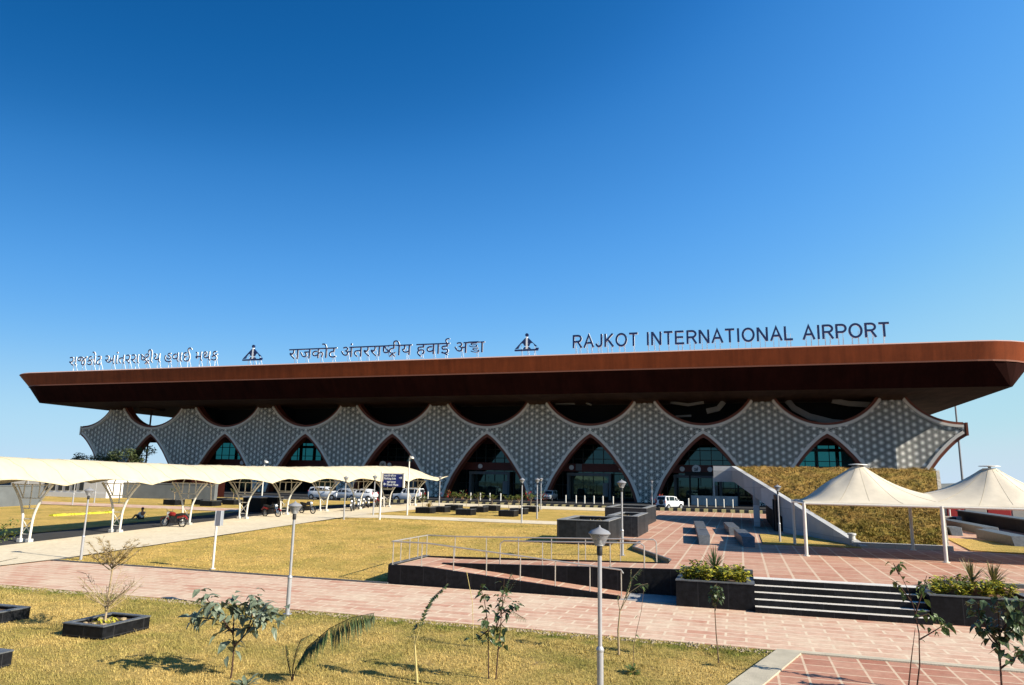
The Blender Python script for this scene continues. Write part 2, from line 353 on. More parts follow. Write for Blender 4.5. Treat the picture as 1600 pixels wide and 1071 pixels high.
# street furniture
M_seam = mat('membrane_seam', (.40,.33,.21), .8, .15)
M_white = mat('white_paint', (.62,.59,.52), .45, .4, 0, .06, 4)
M_memb = mat('cream_membrane', (.52,.45,.31), .75, .2, 0, .06, .9, None, .1, 6)
M_memb2 = mat('cream_tent_membrane', (.58,.505,.39), .75, .2, 0, .09, .8, None, .1, 6)
M_steel = mat('galvanised_pole', (.40,.40,.41), .35, .5, .35, .08, 5)
M_rail = mat('rail_steel', (.50,.46,.40), .35, .5, .55, .1, 6)
M_black = mat('black_plastic', (.015,.015,.016), .5, .4)
M_capg = mat('lamp_cap_grey', (.22,.22,.23), .45, .4, 0, .1, 8)
M_lens = mat('frosted_lens', (.30,.31,.33), .12, .6)
_t = M_lens.node_tree; _tr = _t.nodes.new('ShaderNodeBsdfTransparent'); _mx = _t.nodes.new('ShaderNodeMixShader'); _mx.inputs[0].default_value = .55
_t.links.new(_t.nodes['Principled BSDF'].outputs[0], _mx.inputs[1]); _t.links.new(_tr.outputs[0], _mx.inputs[2]); _t.links.new(_mx.outputs[0], _t.nodes['Material Output'].inputs[0])
M_cone = mat('white_reflector', (.80,.80,.78), .5, .3)
M_blue = mat('sign_blue', (.012,.022,.16), .4, .4); M_sgrey = mat('sign_back', (.40,.42,.45), .4, .4, .3)
M_signw = mat('sign_white', (.82,.82,.82), .5, .3)
M_red = mat('red_panel', (.42,.035,.03), .6, .3, 0, .15, 1); M_tanw = mat('tan_wall', (.50,.44,.36), .85, .2, 0, .12, .6)
M_grwall = mat('grey_wall', (.11,.12,.125), .8, .2, 0, .15, .9)
M_whwall = mat('white_wall', (.62,.60,.57), .8, .2, 0, .05, .8)
M_win = mat('dark_window', (.015,.018,.02), .2, .5)
M_carw = mat('white_car_paint', (.74,.75,.77), .25, .5, 0, 0, 1, None, 0, 1, .6)
M_cars = mat('silver_car_paint', (.46,.49,.52), .25, .5, .3, 0, 1, None, 0, 1, .6)
M_tyre = mat('tyre', (.018,.018,.018), .8, .2); M_rimm = mat('wheel_rim', (.42,.43,.44), .35, .5, .6)
M_tail = mat('tail_lamp', (.40,.015,.012), .3, .5); M_head = mat('head_lamp', (.78,.8,.82), .15, .5)
M_bikered = mat('red_bike_paint', (.19,.012,.012), .3, .5); M_bikeblk = mat('black_bike_paint', (.02,.02,.022), .3, .5); M_bikewht = mat('white_bike_paint', (.62,.62,.62), .35, .4)
M_chrome = mat('chrome', (.55,.55,.55), .2, .5, .9)
streaks(M_memb, (.5, 2.6, .6), .07); streaks(M_memb2, (1.5, 1.5, .5), .07)
# plants
M_bark = mat('bark', (.13,.09,.06), .9, .15, 0, .35, 15); M_barkpale = mat('pale_bark', (.33,.25,.15), .9, .15, 0, .25, 15); M_twigdark = mat('dark_twig', (.07,.04,.028), .9, .15, 0, .3, 15)
M_lgrey = leaf_mat('grey_green_leaf', (.105,.135,.085), (.20,.235,.16), .45, .15)
M_ldark = leaf_mat('dark_leaf', (.032,.052,.02), (.095,.135,.05), .4, .2)
M_lmid = leaf_mat('green_leaf', (.045,.075,.016), (.11,.155,.035), .45, .25)
M_lyel = leaf_mat('yellow_green_leaf', (.34,.33,.025), (.66,.58,.08), .5, .3)
M_lyg = leaf_mat('croton_green_leaf', (.06,.10,.02), (.17,.19,.03), .45, .25)
M_ldry = leaf_mat('dry_leaf', (.26,.17,.05), (.40,.28,.09), .7, .2)
M_palm = leaf_mat('palm_leaf', (.03,.055,.018), (.085,.115,.035), .45, .2)
M_spike = leaf_mat('yucca_leaf', (.10,.10,.03), (.24,.19,.07), .5, .2)
M_far = leaf_mat('far_foliage', (.05,.075,.025), (.12,.14,.05), .7, .2)
M_straw = mat('yellow_stem', (.48,.38,.15), .7, .2, 0, .15, 8)
M_yelstrip = mat('yellow_sheet', (.52,.49,.03), .6, .2, 0, .15, 2)
M_skin = mat('skin', (.26,.14,.09), .6, .3); M_shirt = mat('white_shirt', (.62,.64,.66), .8, .2); M_trous = mat('dark_trousers', (.03,.032,.04), .85, .2); M_hair = mat('black_hair', (.012,.01,.009), .6, .3)

# ================================================================== SETTING
def sheet(name, m, f, a0, a1, b0, b1, na, nb, off=0.0, jitter=0):
    mb = MB()
    for j in range(nb+1):
        for i in range(na+1):
            a = lerp(a0, a1, i/na); b = lerp(b0, b1, j/nb); mb.v.append((a, b, f(a, b)+off))
    for j in range(nb):
        for i in range(na):
            k = j*(na+1)+i; mb.f.append((k, k+1, k+na+2, k+na+1)); mb.m.append(0)
    return struct(mb.build(name, m, recalc=False, smooth=True))

g = MB()
xs = [-6000, -90, 60, 6000]; ys = [(-200, -.15), (25, -.15), (54, .5), (260, .5), (7000, .5)]
for y, z in ys:
    for x in xs: g.v.append((x, y, z))
for j in range(len(ys)-1):
    for i in range(3): k = j*4+i; g.f.append((k, k+1, k+5, k+4)); g.m.append(0)
struct(g.build('ground', M_ground, recalc=False))
# rolling rise far behind on both sides
hb = MB()
for (x0, x1, y, h, s) in ((60, 1500, 620, 6.5, 1), (-1500, -150, 900, 6.0, 5)):
    n = 90; st = len(hb.v)
    for i in range(n+1):
        x = lerp(x0, x1, i/n); e = min(1, min(i, n-i)/8)
        hh = (h*(.75+.35*mnoise.noise(Vector((x*.012, s, 0)))+.12*mnoise.noise(Vector((x*.09, s, 3)))))*e
        hb.v += [(x, y-60, .45), (x, y, .5+hh*.8), (x, y+80, .5+hh), (x, y+300, .4)]
    for i in range(n):
        for k in range(3): q = st+i*4+k; hb.f.append((q, q+4, q+5, q+1)); hb.m.append(0)
struct(hb.build('hills', M_hill, recalc=False, smooth=True))

zero = lambda a, b: 0.0
# lower path, near lawn, near plaza
mb = MB(); mb.prism([(-95, 19.85), (40, 19.85), (40, 25.62), (-95, 25.62)], -.14, 0.0); struct(mb.build('path', M_path))
mb = MB(); mb.prism([(1.25, 19.62), (40, 19.62), (40, 4), (-3.4, 4)], -.14, -.004); struct(mb.build('plaza', M_plaza2))
mb = MB(); mb.prism([(.72, 19.85), (40, 19.85), (40, 19.62), (1.25, 19.62), (-3.4, 4), (-4.05, 4)], -.14, .03); struct(mb.build('kerb', M_band))
def nearz(a, b): return -.05+.05*mnoise.noise(Vector((a*.35, b*.35, 0)))+.015*mnoise.noise(Vector((a*1.7, b*1.7, 5)))
sheet('lawn', M_lawnf, lambda a, b: nearz(a, b)*min(1, max(.25, (19.9-b)/1.2)), -60, 1.0, 4.5, 19.86, 220, 60)
# main lawn (falls towards the lower path)
def lawnz(a, b):
    if a > -12.8 and b < 29.0: return -.2
    return T(a, b)+.02+.03*mnoise.noise(Vector((a*.25, b*.25, 2)))*clamp((b-25.6)/2)
sheet('lawn', M_lawn, lawnz, -29.5, -2.6, 25.66, 50.6, 90, 84)
mb = MB(); mb.box(-29.6, -12.9, 25.60, 25.70, -.1, .05); mb.box(-29.62, -29.5, 25.60, 50.6, -.1, .04)
struct(mb.build('kerb', M_granite2))
sheet('path', M_walk, lambda a, b: T(a, b)+.035, -29.6, -9.0, 50.6, 54.2, 40, 6)
sheet('lawn', M_lawn, lambda a, b: T(a, b)+.03+.03*mnoise.noise(Vector((a*.3, b*.3, 8))), -29.6, -10.8, 54.2, 73.5, 40, 40)
sheet('walkway', M_walk, lambda a, b: T(a, b)+.045, -36.4, -29.6, 19.4, 78.5, 8, 70)
sheet('parking_lane', M_asph2, lambda a, b: T(a, b)+.012, -40.4, -36.4, 16, 78.5, 8, 70)
sheet('lawn', M_lawn, lambda a, b: T(a, b)+.02+.04*mnoise.noise(Vector((a*.2, b*.2, 4))), -95, -40.4, 16, 78.5, 72, 70)
sheet('path', M_path, lambda a, b: T(a, b)+.05, -95, -40.4, 52.0, 55.4, 40, 6)
mb = MB(); mb.box(-36, -10.9, 73.5, 80.6, .3, .82); struct(mb.build('pavement', M_walk))
mb = MB(); mb.box(-160, 60, 80.6, 92, .3, .64); mb.box(-10.8, 60, 73.0, 80.6, .3, .62); mb.box(-160, -36.1, 78.6, 80.6, .3, .63); struct(mb.build('road', M_asph))
mb = MB(); mb.box(-160, 60, 92, 190, .3, .78); struct(mb.build('forecourt', M_asph))
mb = MB()
for i in range(-9, 4): mb.box(i*6-3.2, i*6+1.4, 79.1, 79.35, .6, .645) if i > -2 else mb.box(i*6-3.2, i*6+1.4, 86.2, 86.35, .62, .645)
struct(mb.build('road_marking', M_line))
# striped kerb between footpath and drop-off lane
mb = MB()
for i in range(230):
    x = -48+i*.46; mb.box(x+.005, x+.455, 81.3, 81.9, .6, .98, i % 2)
struct(mb.build('kerb', [M_yel, M_kblk]))
# upper plaza slab behind stairs
PZ = .9
pl = [(.31, 26.15), (5.27, 26.15), (5.3, 26.9), (40, 26.9), (40, 76), (-10.8, 76), (-10.8, 54), (-9.0, 53.9), (-9.0, 41), (-5.2, 38.5), (-4.95, 35.2), (-2.75, 30.5), (-2.75, 27.3), (.3, 27.3)]
mb = MB(); mb.prism(pl, -.1, PZ); struct(mb.build('plaza', M_plaza))
mb = MB(); mb.prism([(-5.1, 38.4), (-5.0, 35.2), (-2.85, 30.4), (-2.76, 30.5), (-4.9, 35.25), (-4.98, 38.4)], .2, PZ+.03); struct(mb.build('kerb', M_granite2))
mb = MB(); mb.box(1.0, 5.6, 40.0, 47.0, .85, .94); struct(mb.build('lawn', M_lawn))
mb = MB(); mb.prism([(11.6, 50.0), (10.6, 41.2), (13.6, 40.2), (22, 46.5), (13.5, 48.8)], .85, .95); struct(mb.build('lawn', M_lawn))

# ================================================================== TERMINAL
BA, A0 = 16.009, -100.74
FB = 104.0
ac = lambda k: A0+BA*k
ZT, ZS, RS, ZC, ZF = 10.46, 11.5, 7.8, 15.2, .6
_aw = [0, .75, 1.35, 2.05, 3.25, 4.4, 5.6, 6.4, 6.9]; _ad = [0, .48, .98, 1.65, 3.0, 4.6, 6.4, 8.2, 9.9]
def arch_z(u):
    u = abs(u)
    return ZT-float(np.interp(u, _aw, _ad)) if u < 6.9 else ZF-.2
def scal_z(u):
    u = abs(u)
    z = ZS+RS-math.sqrt(max(0, RS*RS-u*u)) if u < RS else 99
    return min(z, ZC)
def loc_u(a):
    k = round((a-A0)/BA); return a-ac(k)
flow = lambda a: arch_z(loc_u(a)); fup = lambda a: scal_z(loc_u(a))
term = thing('terminal_building', 'long airport terminal with brown overhanging roof and white star lattice screens', 'airport terminal', (-45, FB, .6))
AL, AR = ac(-1.01), ac(8.012)

def clip(poly, fn):
    out = []
    n = len(poly); val = [fn(p) for p in poly]
    if min(val) >= 0: return poly
    if max(val) <= 0: return []
    for i in range(n):
        p, q = poly[i], poly[(i+1) % n]; vp, vq = val[i], val[(i+1) % n]
        if vp >= 0: out.append(p)
        if (vp >= 0) != (vq >= 0):
            lo, hi = (p, q) if vp >= 0 else (q, p)
            for _ in range(18):
                mid = ((lo[0]+hi[0])/2, (lo[1]+hi[1])/2)
                if fn(mid) >= 0: lo = mid
                else: hi = mid
            out.append(lo)
    return out if len(out) > 2 else []
SX = BA/20; SL = SX/(math.sqrt(3)/2)
def tri_ring(A, B, Cc, hbw):
    la = math.dist(B, Cc); lb = math.dist(A, Cc); lc = math.dist(A, B); p = la+lb+lc
    I = ((A[0]*la+B[0]*lb+Cc[0]*lc)/p, (A[1]*la+B[1]*lb+Cc[1]*lc)/p)
    area = abs((B[0]-A[0])*(Cc[1]-A[1])-(Cc[0]-A[0])*(B[1]-A[1]))/2; r = 2*area/p; s = (r-hbw)/r
    q = [(I[0]+(P[0]-I[0])*s, I[1]+(P[1]-I[1])*s) for P in (A, B, Cc)]; P = (A, B, Cc)
    return [[P[i], P[(i+1) % 3], q[(i+1) % 3], q[i]] for i in range(3)]
def facet(a):                                           # slight fold of the screen at every pillar
    k = round((a-A0)/BA-.5)+.5; u = abs(a-ac(k)); return -.35*clamp(1-u/2.2)
for ki in range(9):
    k = ki-.5; x0 = max(AL, ac(k-.5)); x1 = min(AR, ac(k+.5))
    mb = MB()
    i0 = int(math.floor((x0-A0)/SX))-1; i1 = int(math.ceil((x1-A0)/SX))+1
    for i in range(i0, i1):
        xl = A0+i*SX; xr = xl+SX; ol = (i % 2)*SL/2; orr = ((i+1) % 2)*SL/2
        for j in range(-1, 19):
            zl = j*SL+ol; zr = j*SL+orr
            if ol < orr: tris = [((xl, zl), (xr, zr), (xl, zl+SL)), ((xr, zr), (xr, zr+SL), (xl, zl+SL))]
            else: tris = [((xl, zl), (xr, zr), (xr, zr+SL)), ((xl, zl), (xr, zr+SL), (xl, zl+SL))]
            for t in tris:
                cz = sum(p[1] for p in t)/3; cx = sum(p[0] for p in t)/3
                if cz > fup(clamp(cx, AL, AR))+1.5 or cz < flow(clamp(cx, AL, AR))-1.8: continue
                g_ = (cx, cz)
                for e in range(3):
                    for q in tri_ring(t[e], t[(e+1) % 3], g_, .027):
                        q = clip(q, lambda p: p[0]-x0); 
                        if q: q = clip(q, lambda p: x1-p[0])
                        if q: q = clip(q, lambda p: p[1]-flow(p[0]))
                        if q: q = clip(q, lambda p: fup(p[0])-p[1])
                        if q: mb.poly([(p[0], FB+facet(p[0]), p[1]) for p in q])
    sc_ = mb.build('lattice_screen', M_screen, term, recalc=True, merge=True, solid=.03)
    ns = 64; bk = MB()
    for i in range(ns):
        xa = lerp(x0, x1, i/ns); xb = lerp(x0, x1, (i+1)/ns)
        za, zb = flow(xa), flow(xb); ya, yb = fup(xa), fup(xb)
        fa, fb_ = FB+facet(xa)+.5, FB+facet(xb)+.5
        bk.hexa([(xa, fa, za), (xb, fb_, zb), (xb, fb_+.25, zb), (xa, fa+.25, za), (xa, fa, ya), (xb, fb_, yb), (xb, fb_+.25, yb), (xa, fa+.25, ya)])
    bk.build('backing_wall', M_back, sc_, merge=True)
def ribbon(mb, pts, nrm, w0, w1, b0, b1, m=0):
    # pts in (a,z); offset along nrm from w0 to w1; depth b0..b1 (follow the facet)
    for i in range(len(pts)-1):
        P, Q = pts[i], pts[i+1]; n0, n1 = nrm[i], nrm[i+1]
        f0, f1 = facet(P[0]), facet(Q[0])
        A = lambda X, n, w_, b, f: (X[0]+n[0]*w_, b+f, X[1]+n[1]*w_)
        mb.hexa([A(P,n0,w0,b0,f0), A(Q,n1,w0,b0,f1), A(Q,n1,w0,b1,f1), A(P,n0,w0,b1,f0), A(P,n0,w1,b0,f0), A(Q,n1,w1,b0,f1), A(Q,n1,w1,b1,f1), A(P,n0,w1,b1,f0)], m)
def curve_norm(pts):
    out = []
    for i in range(len(pts)):
        p = pts[max(i-1, 0)]; q = pts[min(i+1, len(pts)-1)]; d = (q[0]-p[0], q[1]-p[1]); L = math.hypot(*d); out.append((-d[1]/L, d[0]/L))
    return out
def arch_pts(k, s0=-1, s1=1):
    dz = np.linspace(0, ZT-ZF, 22); h = [float(np.interp(d, _ad, _aw)) for d in dz]
    L = [(ac(k)-h[i], ZT-dz[i]) for i in range(21, 0, -1)]; Rr = [(ac(k)+h[i], ZT-dz[i]) for i in range(1, 22)]
    if s0 == -1 and s1 == 1: return L+[(ac(k), ZT)]+Rr
    return (L+[(ac(k), ZT)]) if s1 == 0 else ([(ac(k), ZT)]+Rr)
def scal_pts(k, lo=-6.7, hi=6.7):
    return [(ac(k)+u, ZS+RS-math.sqrt(RS*RS-u*u)) for u in np.linspace(lo, hi, 33 if hi-lo > 8 else 17)]
for k in range(-1, 9):
    if k == -1: ap, sp = arch_pts(k, 0, 1), scal_pts(k, 0, 6.7)
    elif k == 8: ap, sp = arch_pts(k, -1, 0), scal_pts(k, -6.7, 0)
    else: ap, sp = arch_pts(k), scal_pts(k)
    an, sn = curve_norm(ap), curve_norm(sp)              # arch normals point up/out of the opening
    if 0 <= k < 8:                                       # keep the mitre at the tip
        an[21] = (0, 1.35)
    t = MB(); ribbon(t, ap, an, -.02, .36, FB-.16, FB+.3); t.build('arch_border', M_trim, term)
    t = MB(); ribbon(t, sp, [(-n[0], -n[1]) for n in sn], -.02, .32, FB-.16, FB+.3); t.build('scallop_border', M_trim, term)
    t = MB(); ribbon(t, ap, an, -.42, -.02, FB+.05, FB+1.5); t.build('arch_frame', M_reveal, term)
    t = MB(); ribbon(t, sp, sn, .02, .36, FB+.05, FB+1.5); t.build('scallop_frame', M_reveal, term)
# end caps of the screen wall
for a, s in ((AL, -1), (AR, 1)):
    mb = MB(); mb.box(min(a, a+s*.25), max(a, a+s*.25), FB-.18, FB+1.5, ZT-.3, ZS+.3); mb.build('end_cap', M_reveal if s > 0 else M_trim, term)
# flared pillar heads under the soffit
for ki in range(9):
    k = ki-.5; mb = MB(); prof = [(FB-.4, 14.75, 1.2), (FB-.75, 15.0, 1.35), (FB-1.4, 15.2, 1.75), (FB-2.6, 15.29, 2.6)]
    nfl = 14
    for i in range(len(prof)-1):
        (b0, z0, h0), (b1, z1, h1) = prof[i], prof[i+1]
        for j in range(nfl):
            s0, s1 = lerp(-1, 1, j/nfl), lerp(-1, 1, (j+1)/nfl); dd = .09 if j % 2 else 0
            P = [(ac(k)+s0*h0, b0-dd, z0), (ac(k)+s1*h0, b0-dd, z0), (ac(k)+s1*h1, b1-dd, z1), (ac(k)+s0*h1, b1-dd, z1)]
            mb.hexa([P[0], P[1], (P[1][0], FB+.4, P[1][2]), (P[0][0], FB+.4, P[0][2]), P[3], P[2], (P[2][0], FB+.4, P[2][2]), (P[3][0], FB+.4, P[3][2])])
    mb.build('pillar_head', M_soff, term)
# roof : rings lofted
def ring(a0, a1, b0, b1, r, z, n=7):
    pts = []
    for cx, cy, t0 in ((a1-r, b0+r, -90), (a1-r, b1-r, 0), (a0+r, b1-r, 90), (a0+r, b0+r, 180)):
        for i in range(n+1):
            t = R(t0+90*i/n); pts.append((cx+r*math.cos(t), cy+r*math.sin(t), z))
    return pts
rT = ring(-125.3, 34.8, 92.75, 175, 8.0, 20.25); rT0 = ring(-125.05, 34.55, 93.0, 174.8, 7.8, 20.42); rT1 = ring(-123.9, 33.4, 94.2, 173.5, 7.0, 20.47)
rF = ring(-122.4, 33.5, 93.15, 172, 7.0, 18.1); rS = ring(-117.9, 30.5, 95.3, 168, .5, 15.3)
def loft(mb, rings, m=0):
    n = len(rings[0])
    for A_, B_ in zip(rings, rings[1:]):
        for i in range(n): mb.poly([A_[i], A_[(i+1) % n], B_[(i+1) % n], B_[i]], m)
mb = MB(); loft(mb, [rF, rT]); roof = mb.build('roof_fascia', M_fascia, term, merge=True, smooth=True)
mb = MB(); loft(mb, [rT, rT0, rT1]); mb.poly(rT1); mb.build('roof_top', M_rim, term, merge=True)
rF2 = [(p[0], p[1], p[2]) for p in rF]
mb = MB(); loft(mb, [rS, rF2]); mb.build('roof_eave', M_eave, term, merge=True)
mb = MB(); nrib = 0
x = -112.0
mb = MB(); mb.poly(list(reversed(rS))); mb.build('soffit', M_soff, term, recalc=False)
mb = MB(); loft(mb, [ring(-122.45, 33.55, 93.1, 172, 7.04, 18.02), ring(-122.45, 33.55, 93.1, 172, 7.04, 18.2)]); mb.build('fascia_edge', M_rim2, roof, merge=True)
# beam across the arch heads, glass hall, inner fittings
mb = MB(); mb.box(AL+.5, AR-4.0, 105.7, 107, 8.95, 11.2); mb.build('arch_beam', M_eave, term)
gx0, gx1, gb = -93.5, 20.5, 110.5
mb = MB(); wins = [(-93.5, -86.3, 5.2, 10.2), (-77.8, -69.6, 5.2, 10.2), (7.2, 16.8, 4.6, 10.2)]; cur = gx0
for (wa_, wb2, z0_, z1_) in wins:
    if wa_ > cur: mb.box(cur, wa_, gb, gb+.2, .7, 10.9)
    mb.box(wa_, wb2, gb, gb+.2, .7, z0_); mb.box(wa_, wb2, gb, gb+.2, z1_, 10.9); cur = wb2
mb.box(cur, gx1, gb, gb+.2, .7, 10.9); gl = mb.build('glass_wall', M_glass, term)
for (wa_, wb2, z0_, z1_) in wins:
    mb = MB(); mb.box(wa_, wb2, gb+.06, gb+.1, z0_, z1_); mb.build('clear_pane', M_clear, gl)
mb = MB()
i = 0; x = gx0
while x <= gx1: mb.box(x-.05, x+.05, gb-.12, gb-.01, .7, 10.9); x += 1.6
for z in (2.9, 4.6, 6.9, 8.3, 9.7): mb.box(gx0, gx1, gb-.10, gb-.012, z-.05, z+.05)
mb.build('mullion_grid', M_mull, gl)
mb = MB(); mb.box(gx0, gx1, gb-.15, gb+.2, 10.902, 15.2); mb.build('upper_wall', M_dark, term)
mb = MB(); mb.box(gx1, gx1+.3, gb, 165, .7, 15.2); mb.build('hall_side_wall', M_concg, term)
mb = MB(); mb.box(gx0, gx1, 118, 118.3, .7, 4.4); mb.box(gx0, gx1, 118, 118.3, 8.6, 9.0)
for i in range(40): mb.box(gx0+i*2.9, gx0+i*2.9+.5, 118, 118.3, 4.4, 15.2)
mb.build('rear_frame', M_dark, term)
mb = MB(); mb.box(gx0, gx1-1, 108.6, 109.5, 4.95, 6.15); mb.build('entrance_fascia', M_beam, term)
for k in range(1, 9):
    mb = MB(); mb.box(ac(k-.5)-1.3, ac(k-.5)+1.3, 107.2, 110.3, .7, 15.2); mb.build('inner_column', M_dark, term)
for k, offs in ((4, (-2.2,)), (3, (-3.4, -2.2, 3.6)), (6, (-2.9, -.9, 1.0)), (1, (.8,)), (5, (-3.4, 4.2)), (2, (3.5, 4.4))):
    for n_, o_ in enumerate(offs):
        r_ = .62 if (k == 6 and n_ == 1) or (k == 3 and n_ == 0) else .36
        mb = MB(); mb.lathe([(r_, 0), (r_, -.12), (r_*.8, -.14)], 20, (ac(k)+o_-.4, 108.58, 5.55), 0, 'y'); dk = mb.build('fascia_disc', M_disc, term)
        if r_ > .5:
            mb = MB(); X0, Z0 = ac(k)+o_-.4, 5.55
            for dx_, dz_, sx_, sz_ in ((-.12, .12, .2, .06), (.05, -.1, .16, .12), (.18, .1, .07, .16), (-.2, -.15, .08, .12)): mb.box(X0+dx_-sx_, X0+dx_+sx_, 108.425, 108.437, Z0+dz_-sz_, Z0+dz_+sz_)
            mb.build('disc_mark', M_door, dk)
mb = MB(); mb.box(ac(5)-3.1, ac(5)-2.2, 108.45, 108.58, 5.1, 6.1); mb.build('fascia_panel', M_door, term)
# entrance portals with doors behind the arches
for k in (3, 4, 5, 6):
    mb = MB(); c_ = ac(k)-1.2
    for s in (-1, 1): mb.box(c_+s*3.2-.18, c_+s*3.2+.18, 108.9, 110.3, .75, 4.3)
    mb.box(c_-3.4, c_+3.4, 108.9, 110.3, 4.3, 4.75)
    pr = mb.build('entrance_portal', M_door, term)
    for s in (-1.55, -.52, .52, 1.55):
        d_ = MB(); d_.box(c_+s-.48, c_+s+.48, 109.9, 110.0, .8, 3.2); d_.build('door', M_glass, pr)
    d_ = MB(); d_.box(c_+2.0, c_+2.8, 109.7, 109.85, 1.3, 3.3); d_.build('notice_panel', M_pale, pr)
# counter with pale front by the right-hand entrance
mb = MB(); q0 = AB(1078, 793, 100); q1 = AB(1156, 795, 100)
mb.box(q0.x, q1.x, 99.8, 100.2, .75, 2.0); mb.box(q0.x, q0.x+.2, 99.7, 100.3, .75, 5.0, 1); mb.box(q1.x-.2, q1.x, 99.7, 100.3, .75, 5.0, 1); mb.box((q0.x+q1.x)/2-.1, (q0.x+q1.x)/2+.1, 99.75, 100.25, 2.0, 4.6, 0)
mb.box(q0.x-.5, q1.x+.5, 99.5, 104, 4.6, 5.1, 1)
tag(mb.build('entrance_booth', [M_concg, M_dark]), 'dark entrance booth with pale counter front left of the grass slope', 'booth')
# pale curved bands standing in for bright streaks seen through the right-hand scallops
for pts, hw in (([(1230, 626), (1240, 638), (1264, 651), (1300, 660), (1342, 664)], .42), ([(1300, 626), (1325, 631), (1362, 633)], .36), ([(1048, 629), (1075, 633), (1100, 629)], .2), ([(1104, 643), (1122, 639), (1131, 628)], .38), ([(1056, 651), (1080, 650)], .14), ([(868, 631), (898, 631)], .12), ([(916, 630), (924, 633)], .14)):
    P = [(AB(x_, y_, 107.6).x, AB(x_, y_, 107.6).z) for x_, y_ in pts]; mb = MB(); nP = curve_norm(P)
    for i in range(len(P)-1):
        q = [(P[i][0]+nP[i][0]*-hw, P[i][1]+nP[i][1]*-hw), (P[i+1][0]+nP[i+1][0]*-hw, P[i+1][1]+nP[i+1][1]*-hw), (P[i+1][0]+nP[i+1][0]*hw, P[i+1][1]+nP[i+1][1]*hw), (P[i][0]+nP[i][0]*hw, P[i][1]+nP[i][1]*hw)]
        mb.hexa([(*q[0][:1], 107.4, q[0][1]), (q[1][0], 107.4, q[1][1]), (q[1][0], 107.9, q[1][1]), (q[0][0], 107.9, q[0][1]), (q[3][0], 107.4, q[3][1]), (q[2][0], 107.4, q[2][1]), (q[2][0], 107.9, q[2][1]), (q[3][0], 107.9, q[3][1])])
    mb.build('pale_streak', M_pale, term)
for (px, py) in ((377, 646), (369, 652), (613, 643), (787, 648.5), (772, 643), (944, 640), (483, 657)):
    p = G(px, py, 15.2); mb = MB(); mb.lathe([(.16, 0), (.16, .06)], 10, (p.x, p.y, 15.2)); mb.build('ceiling_light', M_light, term)
# slender column with disc head under the open left bay
p = G(237, 641, 15.1)
mb = MB(); mb.lathe([(.15, -14.3), (.15, -.2), (2.2, -.15), (2.2, .15)], 24, (p.x, p.y, 15.1)); mb.build('mushroom_column', M_soff, term, smooth=True)

# ------------------------------------------------------------------ roof lettering
LB = 95.5
def stroke(mb, pts, wd, y0, y1, closed=False):
    n = len(pts); L_, R_ = [], []
    for i in range(n):
        p = Vector(pts[i])
        a = Vector(pts[i-1]) if (i > 0 or closed) else None; b = Vector(pts[(i+1) % n]) if (i < n-1 or closed) else None
        d0 = (p-a).normalized() if a is not None else None; d1 = (b-p).normalized() if b is not None else None
        if d0 is None: d0 = d1
        if d1 is None: d1 = d0
        n0 = Vector((-d0.y, d0.x)); n1 = Vector((-d1.y, d1.x)); mm = (n0+n1); mm = mm.normalized() if mm.length > .1 else n0
        s = min(1/max(.25, mm.dot(n0)), 2.2)
        L_.append(p+mm*wd/2*s); R_.append(p-mm*wd/2*s)
    rng = range(n if closed else n-1)
    for i in rng:
        j = (i+1) % n
        q = [L_[i], R_[i], R_[j], L_[j]]
        fr = [(v.x, y0, v.y) for v in q]; bk_ = [(v.x, y1, v.y) for v in q]
        k = len(mb.v); mb.v += fr+bk_
        mb.f += [(k, k+1, k+2, k+3), (k+7, k+6, k+5, k+4), (k, k+3, k+7, k+4), (k+1, k+5, k+6, k+2)]; mb.m += [0, 1, 1, 1]
        if not closed and i == 0: mb.f.append((k, k+4, k+5, k+1)); mb.m.append(1)
        if not closed and i == n-2: mb.f.append((k+3, k+2, k+6, k+7)); mb.m.append(1)
def arcp(cx, cy, rx, ry, t0, t1, n=10): return [(cx+rx*math.cos(R(lerp(t0, t1, i/n))), cy+ry*math.sin(R(lerp(t0, t1, i/n)))) for i in range(n+1)]
GL = {
 'R': (.74, [[(.07,0),(.07,1)], [(.07,.94)]+arcp(.40,.71,.26,.23,90,-90)+[(.07,.48)], [(.40,.48),(.70,0)]]),
 'A': (.80, [[(.04,0),(.40,.97),(.76,0)], [(.17,.36),(.63,.36)]]),
 'J': (.56, [[(.46,1),(.46,.30)]+arcp(.26,.28,.20,.22,0,-180)]),
 'K': (.72, [[(.07,0),(.07,1)], [(.64,1),(.07,.40)], [(.25,.58),(.68,0)]]),
 'O': (.90, [arcp(.45,.5,.38,.45,0,342,19)]),
 'T': (.70, [[(.02,.94),(.68,.94)], [(.35,.94),(.35,0)]]),
 'I': (.22, [[(.11,0),(.11,1)]]),
 'N': (.80, [[(.08,0),(.08,1)], [(.10,.97),(.68,.03)], [(.70,0),(.70,1)]]),
 'E': (.72, [[(.07,0),(.07,1)], [(.07,.94),(.66,.94)], [(.07,.52),(.61,.52)], [(.07,.06),(.68,.06)]]),
 'P': (.70, [[(.07,0),(.07,1)], [(.07,.94)]+arcp(.40,.69,.26,.25,90,-90)+[(.07,.44)]]),
 'L': (.62, [[(.07,0),(.07,1)], [(.07,.06),(.58,.06)]]),
}
def legs_for(par, x0, x1, zb, n=2, lean=1.0):
    for i in range(n):
        mb = MB()
        x = lerp(x0, x1, (i+.5)/n if n > 1 else .5)
        mb.bar((x, LB+.2, 20.45), (x, LB+.2, zb+.05), .055, .055)
        mb.bar((x+.02, LB+1.25*lean, 20.45), (x, LB+.22, zb+.9), .05, .05)
        mb.build('support_leg', M_wht, par)
eng = thing('roof_lettering', 'navy English letters RAJKOT INTERNATIONAL AIRPORT standing on the roof edge', 'sign', (-1.5, LB, 20.45))
